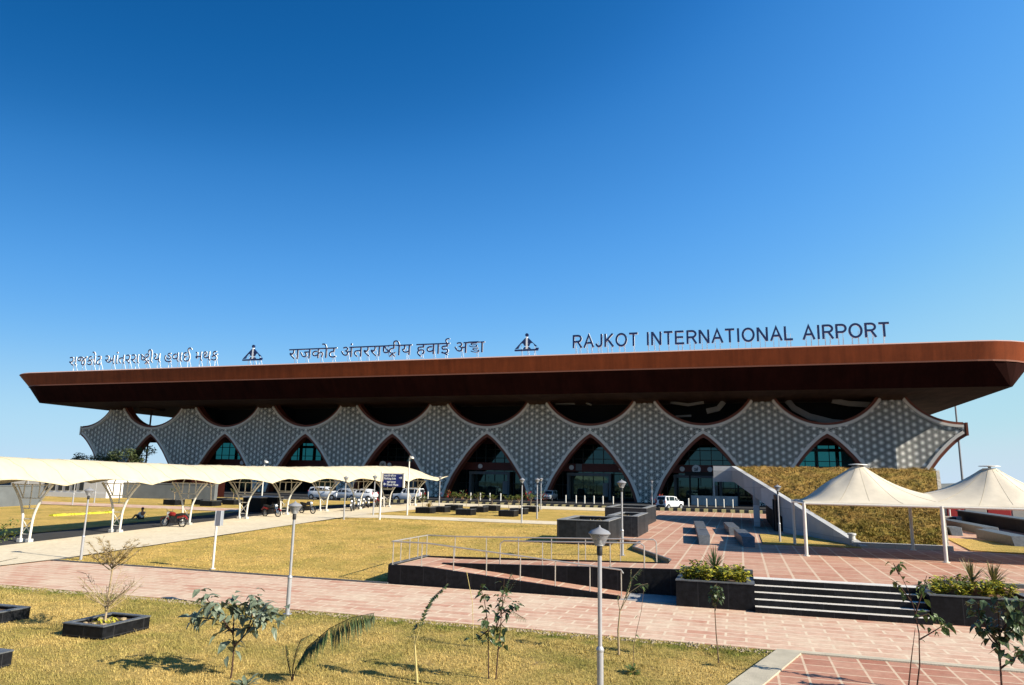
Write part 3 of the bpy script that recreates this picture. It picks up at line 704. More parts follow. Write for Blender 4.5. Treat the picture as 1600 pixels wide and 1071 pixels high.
txt = 'RAJKOT INTERNATIONAL AIRPORT'; H_ = 1.82; ZB = 21.66
wtot = sum((GL[c][0] if c != ' ' else .36) for c in txt)+.13*len(txt)
x0e, x1e = -21.4, 18.4; sc_ = (x1e-x0e)/wtot; x = x0e
for c in txt:
    if c == ' ': x += (.36+.13)*sc_; continue
    wd, sts = GL[c]; mb = MB()
    for i, s in enumerate(sts):
        stroke(mb, [(x+px*sc_, ZB+py*H_) for px, py in s], .27, LB-.12+i*.004, LB+.12-i*.004, closed=(c == 'O'))
    mb.build('letter', [M_navy, M_wht], eng, recalc=False)
    legs_for(eng, x+.1, x+wd*sc_-.1, ZB, 1 if c in 'IT' else 2)
    x += (wd+.13)*sc_

def text_bm(body, size, ext=.075):
    cu = bpy.data.curves.new('t', 'FONT'); cu.body = body; cu.size = size; cu.extrude = ext; cu.offset = .006; cu.resolution_u = 3
    o = bpy.data.objects.new('t', cu); C.objects.link(o)
    bpy.context.view_layer.update()
    dg = bpy.context.evaluated_depsgraph_get(); me = bpy.data.meshes.new_from_object(o.evaluated_get(dg))
    bpy.data.objects.remove(o); bpy.data.curves.remove(cu)
    bm = bmesh.new(); bm.from_mesh(me); bpy.data.meshes.remove(me); return bm
def bounds(bm):
    xs = [v.co.x for v in bm.verts]; ys = [v.co.y for v in bm.verts]; return min(xs), max(xs), min(ys), max(ys)
def clusters(words, size):
    """akshara pieces laid out left to right; each piece is a list of (kind, text)"""
    out = []; x = 0
    for w_ in words:
        for cl in w_:
            bm = bmesh.new()
            if isinstance(cl, str):
                b = text_bm(cl, size); me = bpy.data.meshes.new('t'); b.to_mesh(me); b.free(); bm.from_mesh(me); bpy.data.meshes.remove(me)
                adv = None
            else:
                kind, parts = cl; adv = None
                def put(t, dx=0, dy=0, sx=1, sy=1, cutx=None, cuty=None):
                    b = text_bm(t, size)
                    mn, mx, _, my = bounds(b)
                    if cutx is not None: bmesh.ops.bisect_plane(b, geom=b.verts[:]+b.edges[:]+b.faces[:], plane_co=(mn+(mx-mn)*cutx, 0, 0), plane_no=(1,0,0), clear_outer=True)
                    if cuty is not None: bmesh.ops.bisect_plane(b, geom=b.verts[:]+b.edges[:]+b.faces[:], plane_co=(0, my*cuty, 0), plane_no=(0,1,0), clear_outer=True)
                    for v in b.verts: v.co.x = v.co.x*sx+dx; v.co.y = v.co.y*sy+dy
                    r = bounds(b); me = bpy.data.meshes.new('t'); b.to_mesh(me); b.free(); bm.from_mesh(me); bpy.data.meshes.remove(me); return r
                def rakar(cx, cy):
                    for sx in (-1, 1):
                        a = Vector((cx, cy)); e = Vector((cx+sx*.16*size, cy-.17*size)); d = (e-a).normalized(); nn = Vector((-d.y, d.x))*.036*size
                        vs_ = [bm.verts.new((v.x, v.y, z)) for z in (-.11+.003*sx, .11+.003*sx) for v in (a-nn, e-nn, e+nn, a+nn)]
                        for f in ((3,2,1,0),(4,5,6,7),(0,1,5,4),(1,2,6,5),(2,3,7,6),(3,0,4,7)): bm.faces.new([vs_[i] for i in f])
                if kind == 'stri':
                    sa, tt, ii = parts
                    r1 = put(sa, 0, 0, 1, 1, .70)
                    r2 = put(tt, r1[1]-.02*size, .10*size, .92, .86)
                    rakar((r2[0]+r2[1])/2, .10*size)
                    put(ii, r2[1]-.0*size, 0)
                elif kind == 'dda':
                    da, aa = parts
                    r1 = put(da, 0, .30*size, .95, .55)
                    r2 = put(da, .10*size, 0, .95, .55, None, .80)
                    r3 = put(aa, max(r1[1], r2[1])-.0*size, 0)
                    vs_ = [bm.verts.new((x_, y_, z_)) for z_ in (-.105, .105) for x_, y_ in ((0, r3[3]-.065*size), (r3[0]+.1, r3[3]-.065*size), (r3[0]+.1, r3[3]-.002), (0, r3[3]-.002))]
                    for f in ((3,2,1,0),(4,5,6,7),(0,1,5,4),(1,2,6,5),(2,3,7,6),(3,0,4,7)): bm.faces.new([vs_[i] for i in f])
            mn, mx, lo, hi = bounds(bm)
            out.append((bm, x, mn, mx)); x += mx-max(0, min(mn, .05*size)) + (GAPL*size)
        x += .26*size
    return out, x
def indic_sign(name, label, words, size, a0, a1, zb, gap):
    global GAPL
    GAPL = gap
    root = thing(name, label, 'sign', ((a0+a1)/2, LB, 20.45))
    cl, tot = clusters(words, size); tot -= .26*size; s = (a1-a0)/tot
    for bm, x, mn, mx in cl:
        me = bpy.data.meshes.new('letter')
        for v in bm.verts:
            X = a0+(x+v.co.x-max(0, min(mn, .05*size)))*s; Y = zb+v.co.y
            v.co = Vector((X, LB-v.co.z, Y))-root.location
        bmesh.ops.recalc_face_normals(bm, faces=bm.faces)
        for f in bm.faces: f.material_index = 0 if f.normal.y < -.5 else 1
        xs = [v.co.x for v in bm.verts]
        bm.to_mesh(me); bm.free(); me.materials.append(M_navy); me.materials.append(M_wht)
        o = bpy.data.objects.new('letter', me); C.objects.link(o); o.parent = root
        legs_for(root, min(xs)+root.location.x, max(xs)+root.location.x, zb+.1, 1)
HIN = [['रा', 'ज', 'को', 'ट'], ['अं', 'त', 'र', 'रा', ('stri', ('ष', 'ट', 'ी')), 'य'], ['ह', 'वा', 'ई'], ['अ', ('dda', ('ड', 'ा'))]]
GUJ = [['રા', 'જ', 'કો', 'ટ'], ['આં', 'ત', 'ર', 'રા', ('stri', ('ષ', 'ટ', 'ી')), 'ય'], ['હ', 'વા', 'ઈ'], ['મ', 'થ', 'ક']]
indic_sign('roof_lettering', 'navy Hindi letters with a headline bar standing on the middle of the roof edge', HIN, 2.55, -67.1, -34.4, 21.55, -.015)
indic_sign('roof_lettering', 'navy Gujarati letters without headline bar standing on the left of the roof edge', GUJ, 2.6, -112.1, -80.5, 21.8, .05)
def emblem(a0, a1, zb, zt, label):
    root = thing('roof_emblem', label, 'sign', ((a0+a1)/2, LB, 20.45)); c_ = (a0+a1)/2-.1; W = a1-a0; Hh = zt-zb
    X = lambda u: c_+u*W; Zz = lambda v: zb+v*Hh
    y0, y1 = LB-.12, LB+.12
    def plate(name, pts, m=M_navy):
        mb = MB(); n = len(pts)
        mb.add([(X(u), y0, Zz(v)) for u, v in pts]+[(X(u), y1, Zz(v)) for u, v in pts], [tuple(range(n)), tuple(range(2*n-1, n-1, -1))]+[(i, i+n, (i+1) % n+n, (i+1) % n) for i in range(n)])
        return mb.build(name, m, root)
    plate('sail', [(-.06,.74), (-.06,.28), (-.12,.30), (-.15,.40), (-.2,.44), (-.26,.42), (-.33,.30), (-.38,.14), (-.52,.12), (-.30,.42)])
    plate('sail', [(.06,.74), (.30,.42), (.47,.24), (.36,.24), (.30,.38), (.22,.45), (.15,.42), (.10,.28), (.06,.26)])
    plate('hull', [(-.54,0), (.50,0), (.53,.15), (.40,.155), (.38,.09), (-.54,.085)])
    plate('runway_mark', [(-.16,.11), (-.04,.11), (-.04,.22), (-.10,.22)]); plate('runway_mark', [(.05,.11), (.18,.11), (.12,.2), (.05,.2)])
    plate('mast', [(-.04,.10), (.04,.10), (.035,.80), (-.035,.80)], M_wht)
    mb = MB(); mb.lathe([(.0, y0-LB), (.075*W, y0-LB), (.075*W, y1-LB), (0, y1-LB)], 14, (X(0), LB, Zz(.90)), 0, 'y'); mb.build('beacon', M_navy, root)
    legs_for(root, a0+.2, a1-.2, zb, 3)
emblem(-75.5, -72.0, 21.56, 24.1, 'navy triangular emblem on the roof between the Gujarati and Hindi letters')
emblem(-29.6, -26.3, 21.52, 24.05, 'navy triangular emblem on the roof between the Hindi and English letters')

# ================================================================== WALKWAY CANOPY (left)
def cax(b): return -37.35+(b-30)*.078
frames_b = [25.0, 30.25, 35.8, 41.2, 46.6, 51.2, 56.4, 61.6, 66.8, 72.0]
can = thing('walkway_canopy', 'long cream barrel membrane canopy on white wineglass frames beside the parking lane', 'canopy', (cax(45), 45, T(-36, 45)))
b0c, b1c = 14.0, 74.2; nb_, ns_ = 240, 24; mb = MB()
def canz(b): return lerp(3.2, 3.45, clamp((b-28)/45))
for j in range(nb_+1):
    t = j/nb_; b = lerp(b0c, b1c, t)
    dmin = min(abs(b-fb) for fb in frames_b); near = clamp(1-dmin/2.65)
    arcv = near**1.7
    for i in range(ns_+1):
        s = i/ns_*2-1; hw = 2.05+.35*arcv
        bb = b+2.2*abs(s)**2.5*clamp((t-.93)/.07)
        droop = clamp((t-.90)/.10)**2*1.0*(1-abs(s)**3)+clamp((t-.93)/.07)**2*(-.25)*abs(s)**2
        ze = canz(b)+.32*(1-arcv)-.05
        zr = float(np.interp(b, [14, 28, 40, 52, 62, 72], [4.62, 4.62, 4.46, 4.52, 4.78, 4.95]))
        z = zr-(zr-ze)*abs(s)**1.75-droop-.035*math.cos(s*7)*arcv
        mb.v.append((cax(b)+.35+s*hw, bb, z))
for j in range(nb_):
    for i in range(ns_):
        k = j*(ns_+1)+i; mb.f.append((k, k+1, k+ns_+2, k+ns_+1)); mb.m.append(0)
memb = mb.build('membrane', M_memb, can, recalc=False, smooth=True, solid=.03)
mb = MB()
for b in np.arange(15, 73.5, 1.75):
    pts = []
    for i in range(0, ns_+1, 2):
        j = int(round((b-b0c)/(b1c-b0c)*nb_)); jj = min(nb_, j+int(i*.25)); v = [q for q in [None]]
        k = jj*(ns_+1)+i; co = memb.data.vertices[k].co; pts.append((co.x+OFF[can].x, co.y+OFF[can].y, co.z+OFF[can].z+.022))
    mb.tube(pts, .017, 4)
mb.build('seam', M_seam, memb)
for n_, fb in enumerate(frames_b):
    c_ = cax(fb)+.35; zg = T(c_, fb)+.03; zt = canz(fb)-.02
    def legx(t): return .30+.12*t+1.05*max(0, (t-.32)/.68)**2.0
    br = MB()
    for z0, z1 in ((.45, 1.15),):
        H2 = zt-zg
        for s in (-1, 1): br.bar((c_-s*legx(z0/H2), fb, zg+z0), (c_+s*legx(z1/H2), fb, zg+z1), .04, .04)
    H2 = zt-zg
    for z in (.4, 1.2, 1.75, H2-.75, H2-.03): br.bar((c_-legx(z/H2), fb, zg+z), (c_+legx(z/H2), fb, zg+z), .05, .05)
    br.bar((c_, fb, zg+1.75), (c_, fb, zt), .05, .05)
    for s in (-1, 1):
        br.bar((c_+s*.55, fb, zg+H2-.75), (c_+s*.55, fb, zt), .045, .045)
        br.bar((c_+s*.55, fb, zg+H2-.75), (c_+s*1.1, fb, zt), .045, .045)
    for s in (-1, 1): br.bar((c_+s*.55, fb, zt), (c_, fb, zt+1.1), .05, .05)
    fr = br.build('support_frame', M_white, can)
    for s in (-1, 1):
        l_ = MB(); l_.tube([(c_+s*legx(t), fb, lerp(zg, zt, t)) for t in np.linspace(0, 1, 12)], .065, 8); l_.build('leg', M_white, fr, smooth=True)
        l_ = MB(); l_.box(c_+s*.31-.13, c_+s*.31+.13, fb-.14, fb+.14, zg-.1, zg+.16); l_.build('footing', M_conc, fr, bevel=.02)

# ================================================================== TENSILE TENT (right)
ta0, ta1, tb0, tb1, tze = 2.45, 19.2, 34.75, 40.3, 3.17
tent = thing('tensile_tent', 'cream tensile tent with cone peaks on white posts in front of the grass slope', 'tent', (8.3, 37.5, PZ))
pk = [AB(1341, 731, 37.5), AB(1546, 729, 37.5)]; ta1 = pk[1].x+(pk[1].x-pk[0].x)*1.5; pks = [(pk[0].x, pk[0].z), (pk[1].x, pk[0].z), (2*pk[1].x-pk[0].x, pk[0].z)]
ta0 = pk[0].x-(pk[1].x-pk[0].x)/2; md_ = (pk[1].x-pk[0].x)
def tz(a, b):
    y = (b-37.52)/2.77; e = max(0, 1-abs(y)**2.6); ex = 1; h = 0
    if a < ta0+1.6: ex = 1-clamp(1-(a-ta0)/1.6)**2.2
    elif a > ta1-1.6: ex = 1-clamp(1-(ta1-a)/1.6)**2.2
    for pa, pz in pks:
        r = math.hypot(a-pa, b-37.52)
        if r < 3.7: h = max(h, clamp(1-(max(r, .28)-.28)/3.4)**2.15)
    hs = .23*e*ex+h*(1-.23*e*ex)
    th = math.atan2(b-37.52, min((a-p_[0] for p_ in pks), key=abs)); wr = .018*math.sin(th*9)*h*(1-h)*4
    return tze+.02+(pks[0][1]-tze)*hs*e**.55*ex+wr*e
na_, nbt = 150, 50; mb = MB()
for j in range(nbt+1):
    for i in range(na_+1):
        a = lerp(ta0, ta1, i/na_); b = lerp(tb0, tb1, j/nbt); mb.v.append((a, b, tz(a, b)))
for j in range(nbt):
    for i in range(na_): k = j*(na_+1)+i; mb.f.append((k, k+1, k+na_+2, k+na_+1)); mb.m.append(0)
tm_ = mb.build('membrane', M_memb2, tent, recalc=False, smooth=True, solid=.025)
mb = MB()
for pa, pz in pks:
    for k in range(14):
        th = 2*math.pi*(k+.5)/14; pts = []
        for r in np.linspace(.35, 3.6, 16):
            a, b = pa+r*math.cos(th), 37.52+r*math.sin(th)
            if abs(b-37.52) > 2.72 or abs(a-pa) > md_/2 or not ta0 < a < ta1: break
            pts.append((a, b, tz(a, b)+.016))
        if len(pts) > 2: mb.tube(pts, .006, 4)
mb.build('seam', M_seam, tm_)
for pa, pz in pks:
    mb = MB(); mb.lathe([(.30, -.12), (.28, .02), (.06, .03), (.06, .09), (.42, .10), (.41, .13), (.1, .16), (0, .165)], 20, (pa, 37.52, pz+.02)); mb.build('peak_cap', M_white, tent, smooth=True)
mb = MB()
for p, q in (((ta0, tb0), (ta1, tb0)), ((ta0, tb1), (ta1, tb1)), ((ta0, tb0), (ta0, tb1)), ((ta1, tb0), (ta1, tb1))): mb.tube([(*p, tze-.03), (*q, tze-.03)], .05, 8)
mb.tube([(ta0-.5, tb0+.2, tze+.03), (ta0, tb0, tze-.02)], .03, 6)
mb.build('edge_beam', M_white, tent)
for i in range(4):
    for b in (tb0, tb1):
        a = ta0+md_*i if b == tb0 else ta0+md_*i-.1
        mb = MB(); mb.tube([(a, b, PZ-.05), (a, b, tze)], .075, 10); mb.lathe([(.14, 0), (.14, .03)], 10, (a, b, PZ)); mb.build('post', M_white, tent, smooth=True)

# ================================================================== GRASS SLOPE BUILDING
mz = lambda b: lerp(1.02, 5.1, clamp((b-41.0)/19.0))
la = lambda b: 5.55-(b-40.6)*.317; ra = lambda b: 9.45+(b-40.8)*.225
mound = thing('grass_roof_building', 'white concrete wedge building with steep dry grass roof sloping to the plaza', 'building', (5, 50, PZ))
mb = MB(); nn_a, nn_b = 90, 140
for j in range(nn_b+1):
    b = lerp(41.2, 66.0, j/nn_b)
    for i in range(nn_a+1):
        t = i/nn_a; a = lerp(la(min(b, 60))+.3, ra(min(b, 60))-.05, t)
        ed = clamp(min(t, 1-t)*14)
        mb.v.append((a, b, mz(b)-.05+(.16*mnoise.noise(Vector((a*.9+b*.5, b*.9, 1)))+.10*mnoise.noise(Vector((a*3.4, b*2.2, 4)))+.05)*ed))
for j in range(nn_b):
    for i in range(nn_a): k = j*(nn_a+1)+i; mb.f.append((k, k+1, k+nn_a+2, k+nn_a+1)); mb.m.append(0)
gs = mb.build('grass_roof', M_mound, mound, recalc=False, smooth=True)
def tufts(mb, n, afun, zfun, h0, h1, wd, lean=.5, nb_=3, seed=1, dens=None):
    rg = random.Random(seed)
    c = 0
    while c < n:
        p = afun(rg)
        if p is None: continue
        a, b = p
        if dens and rg.random() > dens(a, b): c += .2; continue
        z = zfun(a, b); c += 1
        for _ in range(nb_):
            t = rg.uniform(0, 6.283); h = rg.uniform(h0, h1); dx, dy = math.cos(t), math.sin(t); ln = rg.uniform(.1, lean)*h
            x, y = a+rg.uniform(-.03, .03), b+rg.uniform(-.03, .03); k = len(mb.v)
            mb.v += [(x-dy*wd/2, y+dx*wd/2, z-.01), (x+dy*wd/2, y-dx*wd/2, z-.01), (x+dx*ln, y+dy*ln, z+h)]
            mb.f.append((k, k+1, k+2)); mb.m.append(0)
mb = MB()
def sm(rg):
    b = rg.uniform(41.3, 61); return (rg.uniform(la(min(b,60))+.35, ra(min(b,60))-.1), b)
tufts(mb, 15000, sm, lambda a, b: mz(b)-.05+(.16*mnoise.noise(Vector((a*.9+b*.5, b*.9, 1)))+.10*mnoise.noise(Vector((a*3.4, b*2.2, 4)))+.05), .04, .15, .05, 1.3, 3, 5, lambda a, b: .35+.65*clamp(.5+mnoise.noise(Vector((a*.9, b*.9, 9)))*1.6))
stuff(mb.build('grass_tufts', M_moundb, gs, recalc=False))
wl = MB()
def wallpoly(mb, pts, th, m=0):                          # pts (b,z) in the left wall plane
    n = len(pts); A_ = [(la(b), b, z) for b, z in pts]; B_ = [(la(b)+th, b, z) for b, z in pts]
    mb.add(A_+B_, [tuple(range(n)), tuple(range(2*n-1, n-1, -1))]+[(i, i+n, (i+1) % n+n, (i+1) % n) for i in range(n)], m)
wallpoly(wl, [(60, 5.18), (60, 3.95), (59.5, 3.95), (50.2, mz(50.2)-1.15), (50.2, mz(50.2)+.1)], .35)
wallpoly(wl, [(50.2, mz(50.2)+.1), (50.2, PZ-.05), (40.4, PZ-.05), (40.4, 1.0), (41.5, 1.22), (43.5, mz(43.5)+.1)], .35)
wl.box(-2.0, la(60)+.35, 60.0, 62.6, 3.95, 5.18)
wl.build('side_wall', M_conc, mound)
mb = MB(); c_ = la(55.4); mb.box(c_-.02, c_+.4, 55.0, 55.9, PZ-.05, 4.0); mb.build('wall_pillar', M_conc, mound)
mb = MB(); mb.box(2.0, 8.6, 50.8, 66, PZ, 2.9); mb.build('inner_room', M_dark, mound)
mb = MB(); c_ = la(52.5); mb.box(c_+.3, c_+.38, 50.3, 55.0, PZ, 3.2); mb.build('door', mat('brown_door', (.05,.03,.02), .6, .3, 0, .2, 3), mound)
mb = MB(); mb.prism([(5.3, 40.7), (9.8, 40.85), (9.8, 41.2), (5.3, 41.2)], PZ-.05, PZ+.22); mb.build('front_kerb', M_conc, mound)
mb = MB()
pr_ = [(ra(b), b) for b in (40.85, 46, 52, 60)]
for (p, q) in zip(pr_, pr_[1:]):
    mb.hexa([(p[0]-.06, p[1], PZ-.05), (p[0]+.16, p[1], PZ-.05), (q[0]+.16, q[1], PZ-.05), (q[0]-.06, q[1], PZ-.05), (p[0]-.06, p[1], mz(p[1])-.03), (p[0]+.16, p[1], mz(p[1])-.03), (q[0]+.16, q[1], mz(q[1])-.03), (q[0]-.06, q[1], mz(q[1])-.03)])
mb.build('stone_wall', paving('rubble_stone', (.36,.31,.24), (.46,.41,.33), (.28,.24,.18), .6, .35, .5, R(90), .03, .2), mound)
mb = MB(); p = G(1332, 853, PZ); mb.lathe([(.16, 0), (.16, .52), (.21, .53), (.21, .62), (.02, .64)], 14, (p.x, p.y, PZ)); tag(mb.build('vent_stub', M_conc, smooth=True), 'short white capped pipe stub at the foot of the grass slope wall', 'pipe')

# ================================================================== RAMP, STAIRS, PLANTERS
RZ = .66
rampt = thing('access_ramp', 'switchback wheelchair ramp with black granite walls, pink floor and steel handrails', 'ramp', (-8, 27, 0))
ra0, ra1, rb0, rb1, rb2, rb3 = -12.95, -3.95, 25.72, 27.2, 27.35, 29.2
ld = -11.4                                              # landing ends here
mb = MB()                                               # front run floor+landing
mb.prism([(ld, rb0+.14), (ra1, rb0+.14), (ra1, rb1), (ld, rb1)], [-.1]*4, [RZ-.02, .02, .02, RZ-.02])
mb.prism([(ra0+.12, rb0+.14), (ld, rb0+.14), (ld, rb3-.1), (ra0+.12, rb3-.1)], -.1, RZ-.018)
mb.prism([(ld, rb2), (-2.75, rb2), (-2.75, rb3-.1), (ld, rb3-.1)], [-.1]*4, [RZ-.02, PZ-.004, PZ-.004, RZ-.02])
mb.build('ramp_floor', M_plaza, rampt)
wb = MB()
wb.prism([(ra0, rb0), (ld, rb0), (ld, rb0+.14), (ra0, rb0+.14)], -.1, RZ+.03)
wb.prism([(ld, rb0), (ra1-.15, rb0), (ra1-.15, rb0+.14), (ld, rb0+.14)], [-.1]*4, [RZ+.03, .10, .10, RZ+.03])
wb.prism([(ra0, rb0+.14), (ra0+.12, rb0+.14), (ra0+.12, rb3), (ra0, rb3)], -.1, RZ+.03)
wb.prism([(ra0+.12, rb3-.1), (-2.8, rb3-.1), (-2.8, rb3), (ra0+.12, rb3)], -.1, [RZ+.03, PZ+.03, PZ+.03, RZ+.03])
wb.prism([(ld+.05, rb1), (-2.2, rb1), (-2.2, rb2), (ld+.05, rb2)], -.1, [RZ+.02, PZ+.02, PZ+.02, RZ+.02])
wb.build('ramp_wall', M_granite, rampt)
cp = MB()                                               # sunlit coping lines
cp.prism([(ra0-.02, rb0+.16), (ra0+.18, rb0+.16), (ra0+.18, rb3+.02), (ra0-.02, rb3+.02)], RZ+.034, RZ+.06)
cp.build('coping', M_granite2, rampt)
def rail(pts, posts, r=.026):
    h = MB(); h.tube(pts, r, 8); o = h.build('handrail', M_rail, rampt, smooth=True)
    for p in posts:
        q = MB(); q.tube([(p[0], p[1], p[2]), (p[0], p[1], p[3])], .021, 6); q.lathe([(.05, 0), (.05, .015)], 8, (p[0], p[1], p[2])); q.build('post', M_rail, o)
fz = lambda a: RZ if a < ld else lerp(RZ, .03, clamp((a-ld)/(ra1-ld)))
rz = lambda a: RZ if a < ld else lerp(RZ, PZ, clamp((a-ld)/(-2.8-ld)))
RH = .88
fx = [-12.8, -11.6, -10.3, -9.0, -7.7, -6.4, -5.15, -4.05]
rail([(-12.85, rb0+.07, RZ+RH), (ld, rb0+.07, RZ+RH), (-4.05, rb0+.07, fz(-4.05)+RH+.05), (-3.98, rb0+.07, fz(-4)+RH-.06)], [(x, rb0+.07, fz(x)+.02, fz(x)+RH) for x in fx])
rail([(ra0+.08, rb0+.07, RZ+RH), (ra0+.08, rb3-.05, RZ+RH)], [(ra0+.08, b, RZ+.05, RZ+RH) for b in (26.6, 27.4, 28.2, 29.1)])
rail([(ra0+.08, rb3-.05, RZ+RH), (ld, rb3-.05, RZ+RH), (-3.3, rb3-.05, rz(-3.3)+RH), (-3.2, rb3-.05, rz(-3.2)+RH-.1), (-3.2, rb3-.05, rz(-3.2))], [(x, rb3-.05, rz(x)+.02, rz(x)+RH) for x in (-11.6, -10.2, -8.8, -7.4, -6.0, -4.6)])
rail([(-9.0, rb2+.02, rz(-9)+.02), (-9.0, rb2+.02, rz(-9)+RH-.1), (-8.85, rb2+.02, rz(-8.8)+RH), (-3.6, rb2+.02, rz(-3.6)+RH), (-3.45, rb2+.02, rz(-3.4)+RH-.1), (-3.45, rb2+.02, rz(-3.4))], [(x, rb2+.02, rz(x)+.02, rz(x)+RH) for x in (-7.3, -5.9, -4.7)])
mb = MB(); mb.prism([(-4.1, 25.62), (-2.1, 25.62), (-2.1, 27.22), (-4.1, 27.22)], -.1, .012); struct(mb.build('pavement', M_concg))
# stairs
stp = thing('staircase', 'wide black granite staircase of five risers with pale tread edges between two planters', 'stairs', (2.8, 25.5, 0))
st_ = MB(); tr = MB()
for i in range(5):
    b = 24.95+i*.27; z = (i+1)*PZ/5
    st_.box(.31, 5.27, b, 26.03+.4, z-PZ/5-(.1 if i == 0 else 0), z-.008)
    if i < 4: tr.box(.31, 5.27, b-.004, b+.266, z-.007, z)
    else: tr.box(.31, 5.27, b-.004, b+.5, z-.007, z+.004)
st_.build('riser', M_granite, stp); tr.build('tread', M_tread, stp)

def planter(loc, sx, sy, h, label, wall=.16, group=None, name='granite_planter', soil=.08, rot=0, m=None, cat='planter', rim=None):
    root = thing(name, label, cat, loc, group); x, y, z = loc; mb = MB()
    mb.box(x-sx/2, x+sx/2, y-sy/2, y-sy/2+wall, z-.06, z+h); mb.box(x-sx/2, x+sx/2, y+sy/2-wall, y+sy/2, z-.06, z+h)
    mb.box(x-sx/2, x-sx/2+wall, y-sy/2+wall, y+sy/2-wall, z-.06, z+h); mb.box(x+sx/2-wall, x+sx/2, y-sy/2+wall, y+sy/2-wall, z-.06, z+h)
    mb.build('planter_wall', m or M_granite, root)
    if rim:
        r_ = MB(); o = .015; w2 = wall+.03
        r_.box(x-sx/2-o, x+sx/2+o, y-sy/2-o, y-sy/2+w2, z+h+.002, z+h+.03); r_.box(x-sx/2-o, x+sx/2+o, y+sy/2-w2, y+sy/2+o, z+h+.002, z+h+.03)
        r_.box(x-sx/2-o, x-sx/2+w2, y-sy/2+w2, y+sy/2-w2, z+h+.002, z+h+.03); r_.box(x+sx/2-w2, x+sx/2+o, y-sy/2+w2, y+sy/2-w2, z+h+.002, z+h+.03)
        r_.build('planter_rim', rim, root)
    s_ = MB(); s_.box(x-sx/2+wall*.98, x+sx/2-wall*.98, y-sy/2+wall*.98, y+sy/2-wall*.98, z-.05, z+h-soil); s_.build('soil', M_soil, root)
    if rot: root.rotation_euler = (0, 0, rot)
    return root
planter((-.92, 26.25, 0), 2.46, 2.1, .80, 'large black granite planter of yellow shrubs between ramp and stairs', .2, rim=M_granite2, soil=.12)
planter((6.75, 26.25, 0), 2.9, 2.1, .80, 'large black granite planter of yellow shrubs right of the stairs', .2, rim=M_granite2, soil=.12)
mb = MB(); mb.box(-2.15, .31, 27.3, 27.5, .6, PZ+.12); mb.box(5.95, 40, 27.3, 27.5, .6, PZ+.12); struct(mb.build('kerb', M_granite2))
mb = MB(); mb.box(8.2, 40, 25.3, 27.3, -.1, .62); struct(mb.build('retaining_wall', M_granite))
# stepped planter cluster on the plaza edge
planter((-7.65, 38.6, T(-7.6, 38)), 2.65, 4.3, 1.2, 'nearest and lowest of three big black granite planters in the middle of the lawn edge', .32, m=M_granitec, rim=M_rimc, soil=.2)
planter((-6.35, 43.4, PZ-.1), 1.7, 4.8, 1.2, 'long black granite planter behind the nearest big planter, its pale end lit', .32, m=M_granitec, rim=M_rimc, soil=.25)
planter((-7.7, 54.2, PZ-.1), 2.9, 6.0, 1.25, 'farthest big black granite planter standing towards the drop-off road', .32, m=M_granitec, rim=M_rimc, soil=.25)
# benches : trapezoid granite blocks
def bench(a, b0, b1, wd, label, drift=-.075, h=.46, z=PZ):
    c0 = a; L = b1-b0; root = None; mb = MB(); sl = .35
    P = lambda u, v, zz: (c0+drift*(v)+u, b0+v, zz)
    mb.hexa([P(.04, 0, z), P(wd-.04, 0, z), P(wd-.04, L, z), P(.04, L, z), P(0, sl, z+h), P(wd, sl, z+h), P(wd, L-.1, z+h), P(0, L-.1, z+h)])
    return tag(mb.build('stone_bench', M_granite2, bevel=.015), label, 'bench', 'grey stone benches on the plaza')
bench(-2.1, 37.9, 43.6, .6, 'near half of the left grey stone bench on the plaza')
bench(-2.6, 44.6, 51.0, .62, 'far half of the left grey stone bench in the building shadow')
bench(0.0, 37.9, 44.2, .62, 'near half of the right grey stone bench, its end dark and sloping')
bench(-.75, 45.3, 50.8, .62, 'far half of the right grey stone bench beside the slope building')
bench(13.6, 45.0, 51.5, .9, 'nearest wide grey stone bench at the right edge beyond the tent', .0, .55)
bench(14.9, 54.5, 65.0, .9, 'long grey stone bench in front of the black wall right of the slope', .0, .5)
bench(12.6, 52.8, 54.8, .7, 'short grey stone block just right of the stone wall of the slope', .0, .5)
# small planters with saplings on the upper lawn
def sapling(loc, h, rg, name, label, cat, group=None, lm=None, nb_=5, leafL=.16, nl=7, bare=False, bark=None, spread=.5, r0=.03, droopy=.2):
    root = thing(name, label, cat, loc, group); x, y, z = loc; tr = MB(); lf = MB()
    top = Vector((x+rg.uniform(-.06, .06)*h, y+rg.uniform(-.06, .06)*h, z+h*.62))
    tr.tube([(x, y, z-.05), ((x+top.x)/2+rg.uniform(-.03, .03), (y+top.y)/2, z+h*.32), tuple(top)], [r0, r0*.85, r0*.7], 6)
    for i in range(nb_):
        t = 6.283*i/nb_+rg.uniform(-.4, .4); up = rg.uniform(.22, .42)*h; L = spread*h*rg.uniform(.6, 1)*.5
        st = top-Vector((0, 0, rg.uniform(0, .18)*h)); e = st+Vector((math.cos(t)*L, math.sin(t)*L, up)); md = (st+e)/2+Vector((math.cos(t), math.sin(t), -.3))*L*.18
        tr.tube([st, md, e], [r0*.55, r0*.42, r0*.25], 5)
        for q in range(nl):
            u = rg.uniform(.55, 1.0); p = st.lerp(e, u); tt = rg.uniform(0, 6.283)
            lf.leaf(p, (math.cos(tt), math.sin(tt), rg.uniform(-.1, .7)), (0, 0, 1), leafL*rg.uniform(.7, 1.2), leafL*.42, 0, droopy)
    tr.build('trunk', bark or M_barkpale, root, smooth=True); lf.build('foliage', lm or M_lmid, root, recalc=False)
    return root
rg = random.Random(3)
sp_ = [(665, 802, 1), (688.5, 800.6, 0), (709, 797.5, 1), (728, 805, 1), (748.5, 800.6, 1), (768, 798.4, 1), (794.5, 807, 1), (811, 803.5, 1), (829, 800, 1)]
